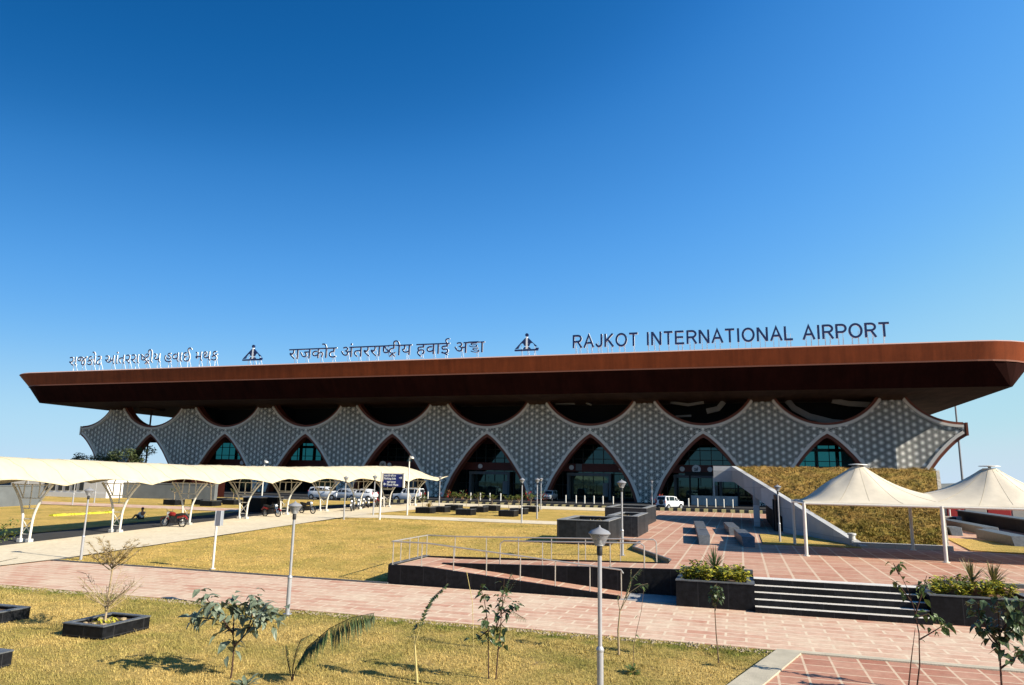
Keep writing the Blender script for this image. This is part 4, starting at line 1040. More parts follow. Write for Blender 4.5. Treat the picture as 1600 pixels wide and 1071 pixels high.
lab = ['leftmost, beside the walkway', 'second from the left', 'third from the left, set far back', 'front one in the middle', 'fifth from the left, behind the front one', 'sixth from the left, farthest back', 'front one at the right', 'second from the right', 'rightmost by the lamp post']
for i, ((px, py, tree), lb) in enumerate(zip(sp_, lab)):
    p = GT(px, py, .03)
    if i == 0:
        pp = planter(tuple(p), 1.35, 1.35, .48, 'small black planter on the upper lawn, '+lb, .12, 'small planters on the upper lawn', rim=M_granite2); proto = pp
    else:
        pp = dup(proto, tuple(p), 0, 'small black planter on the upper lawn, '+lb)
    if i == 0:
        root = thing('dry_shrub', 'dry orange shrub in the leftmost small planter of the upper lawn', 'shrub', (p.x+.3, p.y, p.z+.4)); lf = MB()
        for q in range(120):
            t = rg.uniform(0, 6.283); e = rg.uniform(.1, 1.4); d = Vector((math.cos(t)*math.cos(e), math.sin(t)*math.cos(e), math.sin(e)))
            lf.leaf(Vector((p.x+.3, p.y, p.z+.42))+d*rg.uniform(.05, .45), d, (0, 0, 1), .2, .07)
        lf.build('foliage', M_ldry, root, recalc=False)
    hh = rg.uniform(1.2, 1.75)
    if i != 1: sapling((p.x-(.3 if i == 0 else 0), p.y, p.z+.38), hh, rg, 'sapling', 'young sapling in an upper lawn planter, '+lb, 'sapling', 'saplings in the small planters', M_lyg, 6, .34, 10, spread=.8)
lp_ = [(271.5, 789), (315, 788.5), (329, 791), (353, 786), (363, 789)]
lab2 = ['leftmost, behind the third canopy frame', 'second from the left beyond the canopy', 'nearest, with a young tree', 'farthest of those beyond the canopy', 'rightmost beyond the canopy']
for i, ((px, py), lb) in enumerate(zip(lp_, lab2)):
    p = GT(px, py, .02); pp = dup(proto, tuple(p), 0, 'small black planter on the left lawn, '+lb); pp['group'] = 'small planters on the left lawn'
    if i in (2, 0, 4): sapling((p.x, p.y, p.z+.38), 1.3 if i != 2 else 2.6, rg, 'sapling', 'young tree in the left lawn planter, '+lb, 'sapling', None, M_lmid, 5, .24, 8, spread=.7)

# ================================================================== STREET LAMPS
def make_lamp(loc, h, label):
    x, y, z = loc; root = thing('street_lamp', label, 'lamp', loc, 'white post lamps'); hp = h-.50
    mb = MB(); mb.tube([(x, y, z-.05), (x, y, z+1.0)], .062, 12); mb.lathe([(.062, 0), (.075, .02), (.07, .06), (.04, .10)], 12, (x, y, z+1.0)); mb.tube([(x, y, z+1.05), (x, y, z+hp)], .04, 12); mb.lathe([(.13, 0), (.13, .02)], 12, (x, y, z)); mb.build('post', M_steel, root, smooth=True)
    mb = MB(); mb.lathe([(.05, 0), (.055, .03), (.055, .15), (.045, .17)], 12, (x, y, z+hp-.02)); mb.build('collar', M_black, root, smooth=True)
    hd = MB(); hd.lathe([(.085, 0), (.095, .02), (.185, .20), (.19, .215), (.175, .215), (.08, .03)], 20, (x, y, z+hp+.15)); ln = hd.build('lantern', M_lens, root, smooth=True)
    rf = MB(); rf.lathe([(.075, .01), (.045, .06), (.015, .19)], 12, (x, y, z+hp+.15)); rf.build('reflector', M_cone, ln, smooth=True)
    cpb = MB(); cpb.lathe([(.205, 0), (.21, .015), (.17, .06), (.05, .11), (.02, .13), (.012, .16), (0, .165)], 20, (x, y, z+hp+.365)); cpb.build('lamp_cap', M_capg, root, smooth=True)
    return root
lam0 = make_lamp((-2.56, 13.75, -.03), 3.22, 'nearest white post lamp with round grey cap in the foreground lawn')
def lamp(p, label, s=1.0): return dup(lam0, tuple(p), random.uniform(0, 3), label, s)
lamp(G(449, 960, 0), 'white post lamp at the edge of the pink path behind the grey-leaved tree')
lamp(G(126, 876, 0), 'white post lamp at the left corner of the main lawn by the canopy')
lamp(G(972.5, 868, PZ-.1), 'white post lamp behind the ramp in front of the big black planters')
lamp(G(1219, 848, PZ), 'white post lamp beside the white wall of the grass slope building', .93)
lamp(GT(815, 818), 'white post lamp at the back edge of the main lawn, right of the small planters')
lamp(GT(839, 812), 'white post lamp on the upper lawn right of the small planters')
lamp(GT(845, 797), 'far white post lamp in front of a lattice pillar near the road')
lamp(GT(537, 812), 'white post lamp under the canopy edge by the leftmost motorcycles row end')
lamp(GT(583, 806), 'white post lamp just left of the blue direction sign')
lamp(GT(686, 793), 'white post lamp beneath the right tip of the walkway canopy')
lamp(G(1019, 792, .8), 'far slim post lamp before the pillar right of the central arch', .95)
lamp(GT(39, 790), 'white post lamp beyond the canopy, left of the leftmost wineglass frame top')
lamp(GT(113, 790), 'white post lamp in front of the white slit-windowed building')
lamp(GT(147, 786), 'white post lamp at the right end of the white slit-windowed building')
# cctv poles
def cctv(p, h, label):
    root = thing('camera_pole', label, 'camera pole', tuple(p)); x, y, z = p
    mb = MB(); mb.tube([(x, y, z-.05), (x, y, z+h)], [.07, .05], 10); mb.bar((x, y, z+h-.12), (x+.3, y-.1, z+h-.05), .05, .05); mb.build('post', M_white, root, smooth=True)
    mb = MB(); mb.obox((x+.28, y-.15, z+h+.02), (.10, .0, -.03), (0, .2, -.02), (0, 0, .085)); mb.build('camera_head', M_white, root, bevel=.02)
p = GT(636, 806); cctv(p, 4.7, 'tall white camera pole right of the blue direction sign')
p = AB(408, 790, 58); p.z = T(p.x, 58); cctv(p, AB(408, 722, 58).z-p.z, 'white camera pole rising behind the middle of the walkway canopy')
# blue direction sign
p = GT(593, 813); q = AB(612, 751, p.y); zc = q.z
root = thing('direction_sign', 'blue direction sign with white arrows on a white post by the canopy', 'sign', tuple(p))
mb = MB(); mb.tube([(p.x, p.y, p.z-.05), (p.x, p.y, zc+.62)], .075, 10); mb.build('post', M_white, root, smooth=True)
x0, x1 = p.x+.16, p.x+1.78
mb = MB(); mb.box(x0, x1, p.y-.06, p.y+.06, zc-.47, zc+.47); pan = mb.build('sign_panel', M_blue, root)
mb = MB(); mb.box(x1+.01, x1+.1, p.y-.09, p.y+.09, zc-.52, zc+.55); mb.box(x0-.1, x1+.1, p.y-.05, p.y+.05, zc+.475, zc+.53); mb.build('sign_frame', M_white, root)
def flat_text(body, size, x, y, z, m, par, name='sign_text', sx=1.0):
    bm = text_bm(body, size, .004)
    me = bpy.data.meshes.new(name); off = OFF[par]
    for v in bm.verts: v.co = Vector((x+v.co.x*sx, y-v.co.z, z+v.co.y))-off
    bmesh.ops.recalc_face_normals(bm, faces=bm.faces); bm.to_mesh(me); bm.free(); me.materials.append(m)
    o = bpy.data.objects.new(name, me); C.objects.link(o); o.parent = par; OFF[o] = off; return o
yy = p.y-.068
flat_text('पार्किंग निकास', .17, x0+.08, yy, zc+.28, M_signw, pan); flat_text('Parking Exit', .2, x0+.08, yy, zc+.07, M_signw, pan)
flat_text('फूड प्लाज़ा', .17, x0+.34, yy, zc-.17, M_signw, pan); flat_text('Food Plaza', .21, x0+.34, yy, zc-.38, M_signw, pan)
for cx, cz, s in ((x1-.2, zc+.2, 1), (x0+.17, zc-.27, -1)):
    ar = MB(); ar.box(cx-.11, cx+.05, yy-.004, yy+.004, cz-.03, cz+.03) if s > 0 else ar.box(cx-.05, cx+.11, yy-.004, yy+.004, cz-.03, cz+.03)
    ar.add([(cx+s*.03, yy-.006, cz-.11), (cx+s*.14, yy-.006, cz), (cx+s*.03, yy-.006, cz+.11), (cx+s*.03, yy+.003, cz-.11), (cx+s*.14, yy+.003, cz), (cx+s*.03, yy+.003, cz+.11)], [(0,1,2),(5,4,3),(0,3,4,1),(1,4,5,2),(2,5,3,0)])
    ar.build('arrow', M_signw, pan)
# grey finger sign seen from behind
p = G(332, 891, 0)
root = thing('path_sign', 'white sign post with grey panel at the front edge of the main lawn', 'sign', tuple(p)); x, y, z = p
mb = MB(); mb.tube([(x, y, z-.05), (x, y, z+2.40)], .048, 10); mb.lathe([(.11, 0), (.11, .03)], 10, (x, y, z+.04)); mb.build('post', M_white, root, smooth=True)
for s, ang in ((1, R(35)), (1, R(-12))):
    dx, dy = math.cos(ang), math.sin(ang); mb = MB()
    mb.obox((x+dx*.12, y+dy*.12-.06, z+2.12), (dx*.17, dy*.17, 0), (-dy*.015, dx*.015, 0), (0, 0, .31)); mb.build('sign_panel', M_sgrey, root)
# thin mast behind the right end
p = AB(1504, 752, 150); mb = MB(); mb.tube([(p.x, 150, .4), (p.x, 150, 27)], [.22, .12], 8); tag(mb.build('light_mast', M_capg), 'tall thin grey mast rising behind the right end of the terminal', 'mast')

# ================================================================== VEHICLES
def make_car(kind, label, paint, name='parked_car'):
    root = thing(name, label, 'car', (0,0,0), 'white vehicles at the drop-off lane')
    # side profile stations (x, bottom z, belt z, roof z, half width body, half width roof)
    if kind == 'hatch': S = [(-1.85,.45,.74,.74,.62,.5),(-1.75,.3,.86,.86,.76,.55),(-1.0,.25,.95,.97,.82,.6),(-.55,.25,.97,1.38,.83,.62),(0,.25,.97,1.52,.84,.64),(.8,.25,.97,1.5,.84,.64),(1.45,.25,.99,1.38,.82,.6),(1.78,.28,.98,1.02,.78,.58),(1.88,.42,.8,.8,.7,.5)]
    elif kind == 'suv': S = [(-2.0,.55,.95,.95,.7,.6),(-1.95,.4,1.05,1.05,.82,.66),(-.85,.38,1.12,1.14,.86,.68),(-.5,.38,1.14,1.72,.87,.72),(0,.38,1.14,1.8,.87,.73),(1.2,.38,1.14,1.82,.87,.73),(1.85,.38,1.14,1.78,.87,.72),(1.98,.4,1.12,1.2,.85,.7),(2.0,.5,1.0,1.0,.84,.69)]
    else: S = [(-2.2,.48,.82,.82,.66,.55),(-2.08,.3,.95,.95,.8,.62),(-1.2,.28,1.03,1.05,.86,.66),(-.55,.28,1.06,1.55,.87,.68),(0,.28,1.06,1.66,.88,.7),(1.2,.28,1.06,1.66,.88,.7),(1.95,.28,1.06,1.56,.86,.68),(2.15,.32,1.04,1.1,.83,.65),(2.2,.5,.9,.9,.76,.6)]
    mb = MB(); gl_ = MB()
    def sect(s): x, zb, zm, zr, w_, wr = s; return [(x,-w_*.86,zb),(x,w_*.86,zb),(x,w_,zb+.22),(x,w_*.98,zm),(x,wr if zr > zm+.1 else w_*.9,zr-.03),(x,wr*.75,zr),(x,-wr*.75,zr),(x,-(wr if zr > zm+.1 else w_*.9),zr-.03),(x,-w_*.98,zm),(x,-w_,zb+.22)]
    for A_, B_ in zip(S, S[1:]):
        a, b = sect(A_), sect(B_); n = 10
        for i in range(n): mb.poly([a[i], a[(i+1) % n], b[(i+1) % n], b[i]])
    mb.poly(list(reversed(sect(S[0])))); mb.poly(sect(S[-1]))
    body = mb.build('body', paint, root, merge=True, smooth=True)
    # windows
    zw = lambda s, t: lerp(s[2]+.05, s[3]-.09, t)
    for sd in (-1, 1):
        wnd = MB()
        seq = S[3:7] if kind != 'suv' else S[3:7]
        for A_, B_ in zip(seq, seq[1:]):
            x0, x1 = A_[0]+.05, B_[0]-.05
            if x1-x0 < .2: continue
            P = lambda s_, x, t: (x, sd*(lerp(s_[4]*.98, s_[5], t)+.012), zw(s_, t))
            q = [P(A_, x0, 0), P(B_, x1, 0), P(B_, x1, 1), P(A_, x0, 1)]; wnd.poly(q)
        A_, B_ = S[2], S[3]; wnd.poly([(lerp(A_[0],B_[0],.45), sd*(A_[4]*.97+.012), B_[2]+.05), (B_[0]-.02, sd*(B_[4]*.98+.012), B_[2]+.05), (B_[0]-.02, sd*(B_[5]+.03), B_[3]-.12)])
        wnd.build('side_window', M_carglass, root, recalc=False)
    A_, B_ = S[2], S[3]; m_ = MB(); m_.poly([(lerp(A_[0],B_[0],.12)-.03,-A_[5]*.95,lerp(A_[3],B_[3],.12)+.02),(lerp(A_[0],B_[0],.12)-.03,A_[5]*.95,lerp(A_[3],B_[3],.12)+.02),(lerp(A_[0],B_[0],.9)-.03,B_[5]*.85,lerp(A_[3],B_[3],.9)+.02),(lerp(A_[0],B_[0],.9)-.03,-B_[5]*.85,lerp(A_[3],B_[3],.9)+.02)]); m_.build('windscreen', M_carglass, root, recalc=False)
    A_, B_ = S[6], S[7]; m_ = MB(); m_.poly([(lerp(A_[0],B_[0],.15)+.03,-A_[5]*.85,lerp(A_[3],B_[3],.15)+.0),(lerp(A_[0],B_[0],.85)+.03,-B_[5]*.9,lerp(A_[3],B_[3],.85)),(lerp(A_[0],B_[0],.85)+.03,B_[5]*.9,lerp(A_[3],B_[3],.85)),(lerp(A_[0],B_[0],.15)+.03,A_[5]*.85,lerp(A_[3],B_[3],.15))]); m_.build('rear_window', M_carglass, root, recalc=False)
    wr_ = .36 if kind == 'suv' else .31
    for wx in ((S[1][0]+.62), (S[-2][0]-.55)):
        for sd in (-1, 1):
            t = MB(); t.lathe([(wr_*.62, -.1), (wr_*.95, -.1), (wr_, -.06), (wr_, .06), (wr_*.95, .1), (wr_*.62, .1)], 20, (wx, sd*(S[4][4]-.07), wr_), 0, 'y'); ty = t.build('wheel', M_tyre, root, smooth=True)
            t = MB(); t.lathe([(0, -.105), (wr_*.6, -.105), (wr_*.62, -.08), (wr_*.62, .08), (wr_*.6, .105), (0, .105)], 14, (wx, sd*(S[4][4]-.07), wr_), 0, 'y'); t.build('rim', M_rimm, ty)
            ah = MB(); ah.lathe([(wr_*1.12, -.02), (wr_*1.12, .02)], 20, (wx, sd*(S[4][4]-.005), wr_+.02), 0, 'y'); ah.build('wheel_arch', M_black, root)
    for sd in (-1, 1):
        m_ = MB(); x = S[1][0]; m_.box(x-.07, x+.12, sd*S[1][4]*.72-.13, sd*S[1][4]*.72+.13, S[1][2]-.2, S[1][2]-.05); m_.build('headlight', M_head, root, bevel=.02)
        m_ = MB(); x = S[-2][0]; m_.box(x-.02, x+.07, sd*S[-2][4]*.86-.09, sd*S[-2][4]*.86+.07, S[-2][2]-.25, S[-2][2]+.12); m_.build('tail_light', M_tail, root, bevel=.02)
        m_ = MB(); m_.box(S[3][0]-.12, S[3][0]+.05, sd*(S[3][4]+.12)-.09, sd*(S[3][4]+.12)+.09, S[3][2]+.02, S[3][2]+.16); m_.build('wing_mirror', paint, root, bevel=.03)
    m_ = MB(); m_.box(S[0][0]-.03, S[0][0]+.1, -.6, .6, S[0][1]-.05, S[0][1]+.12); m_.build('bumper', M_black, root, bevel=.02); m_ = MB(); m_.box(S[-1][0]-.1, S[-1][0]+.03, -.65, .65, S[-1][1]-.1, S[-1][1]+.1); m_.build('bumper', M_black, root, bevel=.02)
    if kind == 'suv':
        t = MB(); t.lathe([(.34, 0), (.34, .16), (.28, .2), (.1, .2)], 18, (S[-1][0], .1, 1.0), 0, 'x'); t.build('spare_wheel', M_black, root)
    return root
cz = .64
c1 = make_car('hatch', 'silver hatchback leftmost of the cars seen under the canopy', M_cars); p = G(466, 786, cz); c1.location = (p.x-1, 84.6, cz); c1.rotation_euler = (0,0,0)
c2 = make_car('mpv', 'white people carrier under the canopy, second car from the left', M_carw); p = AB(508, 786, 84.5); c2.location = (p.x, 84.5, cz); c2.rotation_euler = (0,0,R(180))
c3 = make_car('hatch', 'white hatchback parked between two canopy frames left of the blue sign', M_carw); p = AB(566, 786, 84.5); c3.location = (p.x, 84.5, cz)
c4 = make_car('suv', 'white boxy car with rear spare wheel behind the blue direction sign', M_carw); p = AB(638, 787, 84.8); c4.location = (p.x, 84.8, cz); c4.scale = (.95,)*3
c5 = make_car('suv', 'white boxy jeep parked in front of the right-hand arch', M_carw); p = AB(1047, 795, 86.5); c5.location = (p.x, 86.5, cz); c5.rotation_euler = (0,0,R(238)); c5.scale = (.84,)*3
c6 = make_car('suv', 'white jeep half hidden behind the lattice pillar left of the central arch', M_cars); p = AB(859, 789, 99); c6.location = (p.x, 99, .79); c6.rotation_euler = (0,0,R(86)); c6.scale = (.8,)*3

# ------------------------------------------------------------------ motorcycles
def make_bike(label, paint, accent):
    root = thing('motorcycle', label, 'motorcycle', (0,0,0), 'motorcycles parked under the canopy')
    def wheel(x):
        t = MB(); n, m2 = 22, 6
        for i in range(n):
            for j in range(m2):
                A_ = 2*math.pi*i/n; B_ = 2*math.pi*j/m2; rr = .265+.045*math.cos(B_); t.v.append((x+rr*math.cos(A_), .045*math.sin(B_), .31+rr*math.sin(A_)))
        for i in range(n):
            for j in range(m2): t.f.append((i*m2+j, ((i+1) % n)*m2+j, ((i+1) % n)*m2+(j+1) % m2, i*m2+(j+1) % m2)); t.m.append(0)
        ty = t.build('wheel', M_tyre, root, smooth=True)
        t = MB(); t.lathe([(.05, -.06), (.05, .06)], 10, (x, 0, .31), 0, 'y')
        for i in range(10): A_ = 2*math.pi*i/10; t.bar((x, 0, .31), (x+.235*math.cos(A_), 0, .31+.235*math.sin(A_)), .02, .02)
        t.build('rim', M_rimm, ty)
    wheel(-.63); wheel(.63)
    m_ = MB(); m_.tube([(.63, .07, .31), (.45, .07, .75), (.36, .07, .98)], .026, 6); m_.tube([(.63, -.07, .31), (.45, -.07, .75), (.36, -.07, .98)], .026, 6); m_.build('front_fork', M_chrome, root)
    m_ = MB(); m_.tube([(.36, -.36, 1.02), (.34, -.12, 1.0), (.36, 0, .98), (.34, .12, 1.0), (.36, .36, 1.02)], .02, 6); m_.bar((.36, .3, 1.02), (.40, .34, 1.18), .02, .02); m_.bar((.36, -.3, 1.02), (.40, -.34, 1.18), .02, .02); m_.build('handlebar', M_black, root)
    m_ = MB(); m_.tube([(.40, 0, .78), (.28, 0, .84), (.05, 0, .82), (-.1, 0, .76)], [.06, .14, .15, .09], 10); m_.build('fuel_tank', paint, root, smooth=True)
    m_ = MB(); m_.tube([(-.02, 0, .78), (-.2, 0, .77), (-.55, 0, .82), (-.78, 0, .86)], [.06, .11, .11, .07], 8); m_.build('seat', M_black, root, smooth=True)
    m_ = MB(); m_.box(-.2, .22, -.12, .12, .28, .62); m_.tube([(.1, .13, .35), (-.2, .15, .28), (-.75, .17, .40)], .04, 8); m_.bar((.36, 0, .8), (.15, 0, .35), .06, .06); m_.bar((-.63, .06, .31), (-.1, .06, .42), .05, .06); m_.bar((-.1, .06, .7), (-.55, .08, .45), .04, .04); m_.build('engine', M_black, root, bevel=.03)
    m_ = MB(); m_.tube([(-.62, 0, .72), (-.82, 0, .68), (-.96, 0, .52)], [.09, .07, .05], 8); m_.tube([(-.3, .1, .62), (-.7, .1, .72)], [.07, .05], 6); m_.tube([(-.3, -.1, .62), (-.7, -.1, .72)], [.07, .05], 6); m_.build('tail_fairing', accent, root, smooth=True)
    m_ = MB()
    for i in range(8): 
        t0, t1 = R(30+i*15), R(45+i*15); m_.hexa([(.63+.33*math.cos(t0), -.06, .31+.33*math.sin(t0)), (.63+.33*math.cos(t0), .06, .31+.33*math.sin(t0)), (.63+.33*math.cos(t1), .06, .31+.33*math.sin(t1)), (.63+.33*math.cos(t1), -.06, .31+.33*math.sin(t1)), (.63+.345*math.cos(t0), -.06, .31+.345*math.sin(t0)), (.63+.345*math.cos(t0), .06, .31+.345*math.sin(t0)), (.63+.345*math.cos(t1), .06, .31+.345*math.sin(t1)), (.63+.345*math.cos(t1), -.06, .31+.345*math.sin(t1))])
    m_.build('mudguard', accent, root)
    m_ = MB(); m_.lathe([(.09, 0), (.1, .03), (.05, .14)], 12, (.42, 0, .88), 0, 'x'); m_.build('headlight', M_head, root)
    return root
def place(o, px, py, rz):
    p = GT(px, py, .02); o.location = (p.x, p.y, p.z); o.rotation_euler = (R(4), 0, rz)
bk1 = make_bike('red motorcycle parked under the canopy by the third frame', M_bikered, M_bikered); place(bk1, 270, 824, R(-170))
bk2 = make_bike('black motorcycle with dark red tail near the middle canopy frame', M_bikeblk, M_bikered); place(bk2, 424, 808, R(-5))
bk3 = make_bike('black motorcycle beside the fifth canopy frame', M_bikeblk, M_bikeblk); place(bk3, 480, 803, R(-12))
bk4 = make_bike('front motorcycle of the crowded row under the canopy, white mudguard', M_bikeblk, M_bikewht); place(bk4, 551, 799, R(-70))
def bike2(px, py, rz, label, src=bk4):
    p = GT(px, py, .02); return dup(src, tuple(p), rz, label)
bike2(560, 796.5, R(-62), 'second motorcycle of the crowded row, white mudguard')
bike2(568, 795, R(-66), 'third motorcycle of the crowded row, white mudguard')
bike2(575, 794, R(-58), 'farthest motorcycle of the crowded row, white mudguard')
bike2(588, 793, R(-75), 'red motorcycle standing just left of the blue sign post', bk1)
bike2(599, 792.5, R(-80), 'black motorcycle just right of the blue sign post', bk3)

# ------------------------------------------------------------------ seated person
def person(p, rz):
    root = thing('person', 'person in a white shirt and dark trousers sitting on the lawn edge beyond the canopy', 'person', tuple(p))
    J = {'pelvis': (0,0,.12), 'chest': (-.10,0,.42), 'neck': (-.10,0,.58), 'head': (-.07,0,.66), 'top': (-.06,0,.80),
         'hl': (.02,.10,.12), 'kl': (.40,.16,.34), 'fl': (.72,.15,.07), 'tl': (.84,.16,.06), 'hr': (.02,-.10,.12), 'kr': (.38,-.15,.38), 'fr': (.66,-.14,.07), 'tr': (.79,-.15,.06),
         'sl': (-.10,.19,.51), 'el': (.05,.26,.33), 'wl': (.26,.20,.34), 'sr': (-.10,-.19,.51), 'er': (.06,-.25,.34), 'wr': (.27,-.17,.38)}
    Rd = {'pelvis': .13, 'chest': .125, 'neck': .052, 'head': .08, 'top': .07, 'hl': .085, 'kl': .062, 'fl': .042, 'tl': .03, 'hr': .085, 'kr': .062, 'fr': .042, 'tr': .03, 'sl': .055, 'el': .043, 'wl': .03, 'sr': .055, 'er': .043, 'wr': .03}
    E = [('pelvis','chest'),('chest','neck'),('neck','head'),('head','top'),('pelvis','hl'),('hl','kl'),('kl','fl'),('fl','tl'),('pelvis','hr'),('hr','kr'),('kr','fr'),('fr','tr'),('chest','sl'),('sl','el'),('el','wl'),('chest','sr'),('sr','er'),('er','wr')]
    def skin(name, keys, edges, mat_, grow, par):
        me = bpy.data.meshes.new(name); me.from_pydata([J[k] for k in keys], [(keys.index(a), keys.index(b)) for a, b in edges], []); me.materials.append(mat_)
        o = bpy.data.objects.new(name, me); C.objects.link(o); o.parent = par; md = o.modifiers.new('skin', 'SKIN'); 
        for k, sv in zip(keys, me.skin_vertices[0].data): sv.radius = (Rd[k]*grow,)*2; sv.use_root = k in ('pelvis', keys[0])
        o.modifiers.new('sub', 'SUBSURF').levels = 2; o.modifiers['sub'].render_levels = 2; return o
    body = skin('body', list(J), E, M_skin, 1.0, root)
    skin('trousers', ['pelvis','hl','kl','fl','hr','kr','fr'], [('pelvis','hl'),('hl','kl'),('kl','fl'),('pelvis','hr'),('hr','kr'),('kr','fr')], M_trous, 1.16, root)
    skin('shirt', ['pelvis','chest','sl','el','sr','er'], [('pelvis','chest'),('chest','sl'),('sl','el'),('chest','sr'),('sr','er')], M_shirt, 1.18, root)
    h = MB(); h.lathe([(.095, -.03), (.105, .03), (.09, .09), (.05, .125), (0, .135)], 14, (p[0]-.085, p[1], p[2]+.745)); h.build('hair', M_hair, root, smooth=True)
    hd = MB()
    for sd, (wx, wy, wz) in ((1, J['wl']), (-1, J['wr'])):
        for i in range(5):
            y = wy+(i-2)*.018; L = (.075, .09, .095, .088, .06)[i]
            hd.tube([(p[0]+wx+.02, p[1]+y, p[2]+wz), (p[0]+wx+.02+L*.6, p[1]+y, p[2]+wz+.01), (p[0]+wx+.02+L, p[1]+y, p[2]+wz-.02)], [.012, .010, .008], 6)
    hd.build('fingers', M_skin, root, smooth=True)
    root.rotation_euler = (0, 0, rz)
p = GT(220, 812, .02); person(p, R(170))

# ================================================================== LEFT BACKGROUND
mb = MB(); mb.box(-63.2, -62.2, 40, 52, .4, T(-62, 50)+1.75); mb.box(-63.25, -62.15, 40, 52.05, T(-62, 50)+1.75, T(-62, 50)+1.83); tag(mb.build('boundary_wall', M_grwall), 'grey wall left of the white slit-windowed building', 'wall')
wbld = thing('service_building', 'low white building with a row of dark slit windows beyond the canopy', 'building', (-70, 66, .7))
wa = AB(95, 770, 66); wb_ = AB(166, 772, 66)
mb = MB(); mb.box(wa.x-8, wb_.x, 66, 76, .5, 3.95); mb.box(wa.x-8, wb_.x+.1, 65.9, 66, .5, 1.3); wal = mb.build('wall', M_whwall, wbld)
mb = MB(); mb.box(wa.x-8.3, wb_.x+.3, 65.6, 76.3, 3.95, 4.15); mb.build('roof', M_concg, wbld)
for i in range(6):
    q = AB(73+i*11, 760, 66); mb = MB(); mb.box(q.x-.28, q.x+.28, 65.93, 66.02, q.z-.45, q.z+.45); mb.build('window', M_win, wal)
mb = MB(); q0 = AB(166, 785, 68); q1 = AB(334, 783, 70)
mb.prism([(q0.x, 68), (q1.x, 70), (q1.x, 70.5), (q0.x, 68.5)], .4, 2.45); mb.prism([(q0.x, 67.95), (q1.x, 69.95), (q1.x, 70.55), (q0.x, 68.55)], 2.452, 2.55)
tag(mb.build('boundary_wall', M_grwall), 'long grey-black wall behind the red motorcycle, right of the white building', 'wall')
mb = MB(); q0 = AB(178, 755, 72); q1 = AB(300, 760, 74); mb.box(q0.x, q1.x, 74, 80, .5, 3.8); mb.box(q0.x-.2, q1.x+.2, 73.7, 80.2, 3.8, 4.0)
for i in range(5): mb.box(lerp(q0.x, q1.x, i/4)-.15, lerp(q0.x, q1.x, i/4)+.15, 73.7, 74, .5, 3.8)
tag(mb.build('service_shed', M_eave), 'dark brown shed with posts behind the long grey wall', 'shed')
mb = MB(); p0, p1 = GT(80, 806.5, .03), GT(173, 801.5, .03)
for i in range(24):
    t0, t1 = i/24, (i+1)/24; A_ = p0.lerp(p1, t0); B_ = p0.lerp(p1, t1); h0, h1 = (.03+.05*random.random() for _ in range(2)); wv = .30+.12*math.sin(i*.9)
    mb.hexa([(A_.x-wv, A_.y, A_.z-.05), (A_.x+wv, A_.y, A_.z-.05), (B_.x+wv, B_.y, B_.z-.05), (B_.x-wv, B_.y, B_.z-.05), (A_.x-wv*.6, A_.y, A_.z+h0+.06), (A_.x+wv*.6, A_.y, A_.z+h0+.06), (B_.x+wv*.6, B_.y, B_.z+h0+.06), (B_.x-wv*.6, B_.y, B_.z+h0+.06)])
tag(mb.build('ground_sheet', M_yelstrip), 'bright yellow strip of sheeting lying across the left lawn', 'sheet')
# benches/kiosk line under the canopy
for i, (px, py) in enumerate(((392, 800), (418, 799))):
    p = GT(px, py, .02); mb = MB(); mb.box(p.x-.9, p.x+.9, p.y, p.y+.8, p.z, p.z+1.15); mb.box(p.x-.95, p.x+.95, p.y-.05, p.y+.85, p.z+1.152, p.z+1.25, 1)
    tag(mb.build('utility_box', [M_dark, M_conc], bevel=.02), ('left' if i == 0 else 'right')+' dark utility box behind the motorcycle at the middle canopy frame', 'utility box')

# ================================================================== RIGHT BACKGROUND
mb = MB(); mb.box(18.3, 19.2, 52, 74, .8, 1.75); mb.box(18.2, 19.3, 51.9, 74.1, 1.752, 1.84, 1); mb.box(19.2, 40, 52, 52.9, .8, 1.75)
tag(mb.build('retaining_wall', [M_granite, M_granite2]), 'black granite wall at the right edge behind the stone benches', 'wall')
for (x0_, x1_, rd, lb) in ((1479, 1506, 1, 'left red segment of the low barrier line at far right'), (1507, 1541, 0, 'left cream segment of the low barrier line at far right'), (1542, 1579, 1, 'right red segment of the low barrier line at far right'), (1580, 1640, 0, 'right cream segment of the low barrier line at far right')):
    a_, b_ = AB(x0_, 797, 79).x, AB(x1_, 797, 79).x; mb = MB()
    mb.prism([(a_, 78.7), (b_, 78.7), (b_, 79.3), (a_, 79.3)], .6, .95); mb.prism([(a_+.02, 78.85), (b_-.02, 78.85), (b_-.02, 79.15), (a_+.02, 79.15)], .952, 1.85)
    tag(mb.build('road_barrier', M_red if rd else M_tanw, bevel=.04), lb, 'barrier', 'barriers at the far right')
for i, px in enumerate((1484, 1499)):
    p = AB(px, 803, 76.5); mb = MB(); mb.tube([(p.x, 76.5, .6), (p.x, 76.5, 1.75)], .08, 8); mb.lathe([(.1, 0), (.1, .05)], 8, (p.x, 76.5, 1.75)); tag(mb.build('marker_post', M_white), ('left' if i == 0 else 'right')+' of two white posts before the red wall panel', 'post', 'white posts by the red panel')
p = AB(1489, 813, 72); mb = MB(); mb.box(p.x-.7, p.x+.7, 72, 72.5, .85, 1.35); mb.box(p.x-.25, p.x+.25, 71.9, 72.0, .9, 1.3, 1); tag(mb.build('road_barrier', [M_tanw, M_kblk], bevel=.02), 'cream and black barrier block right of the stone wall', 'barrier')

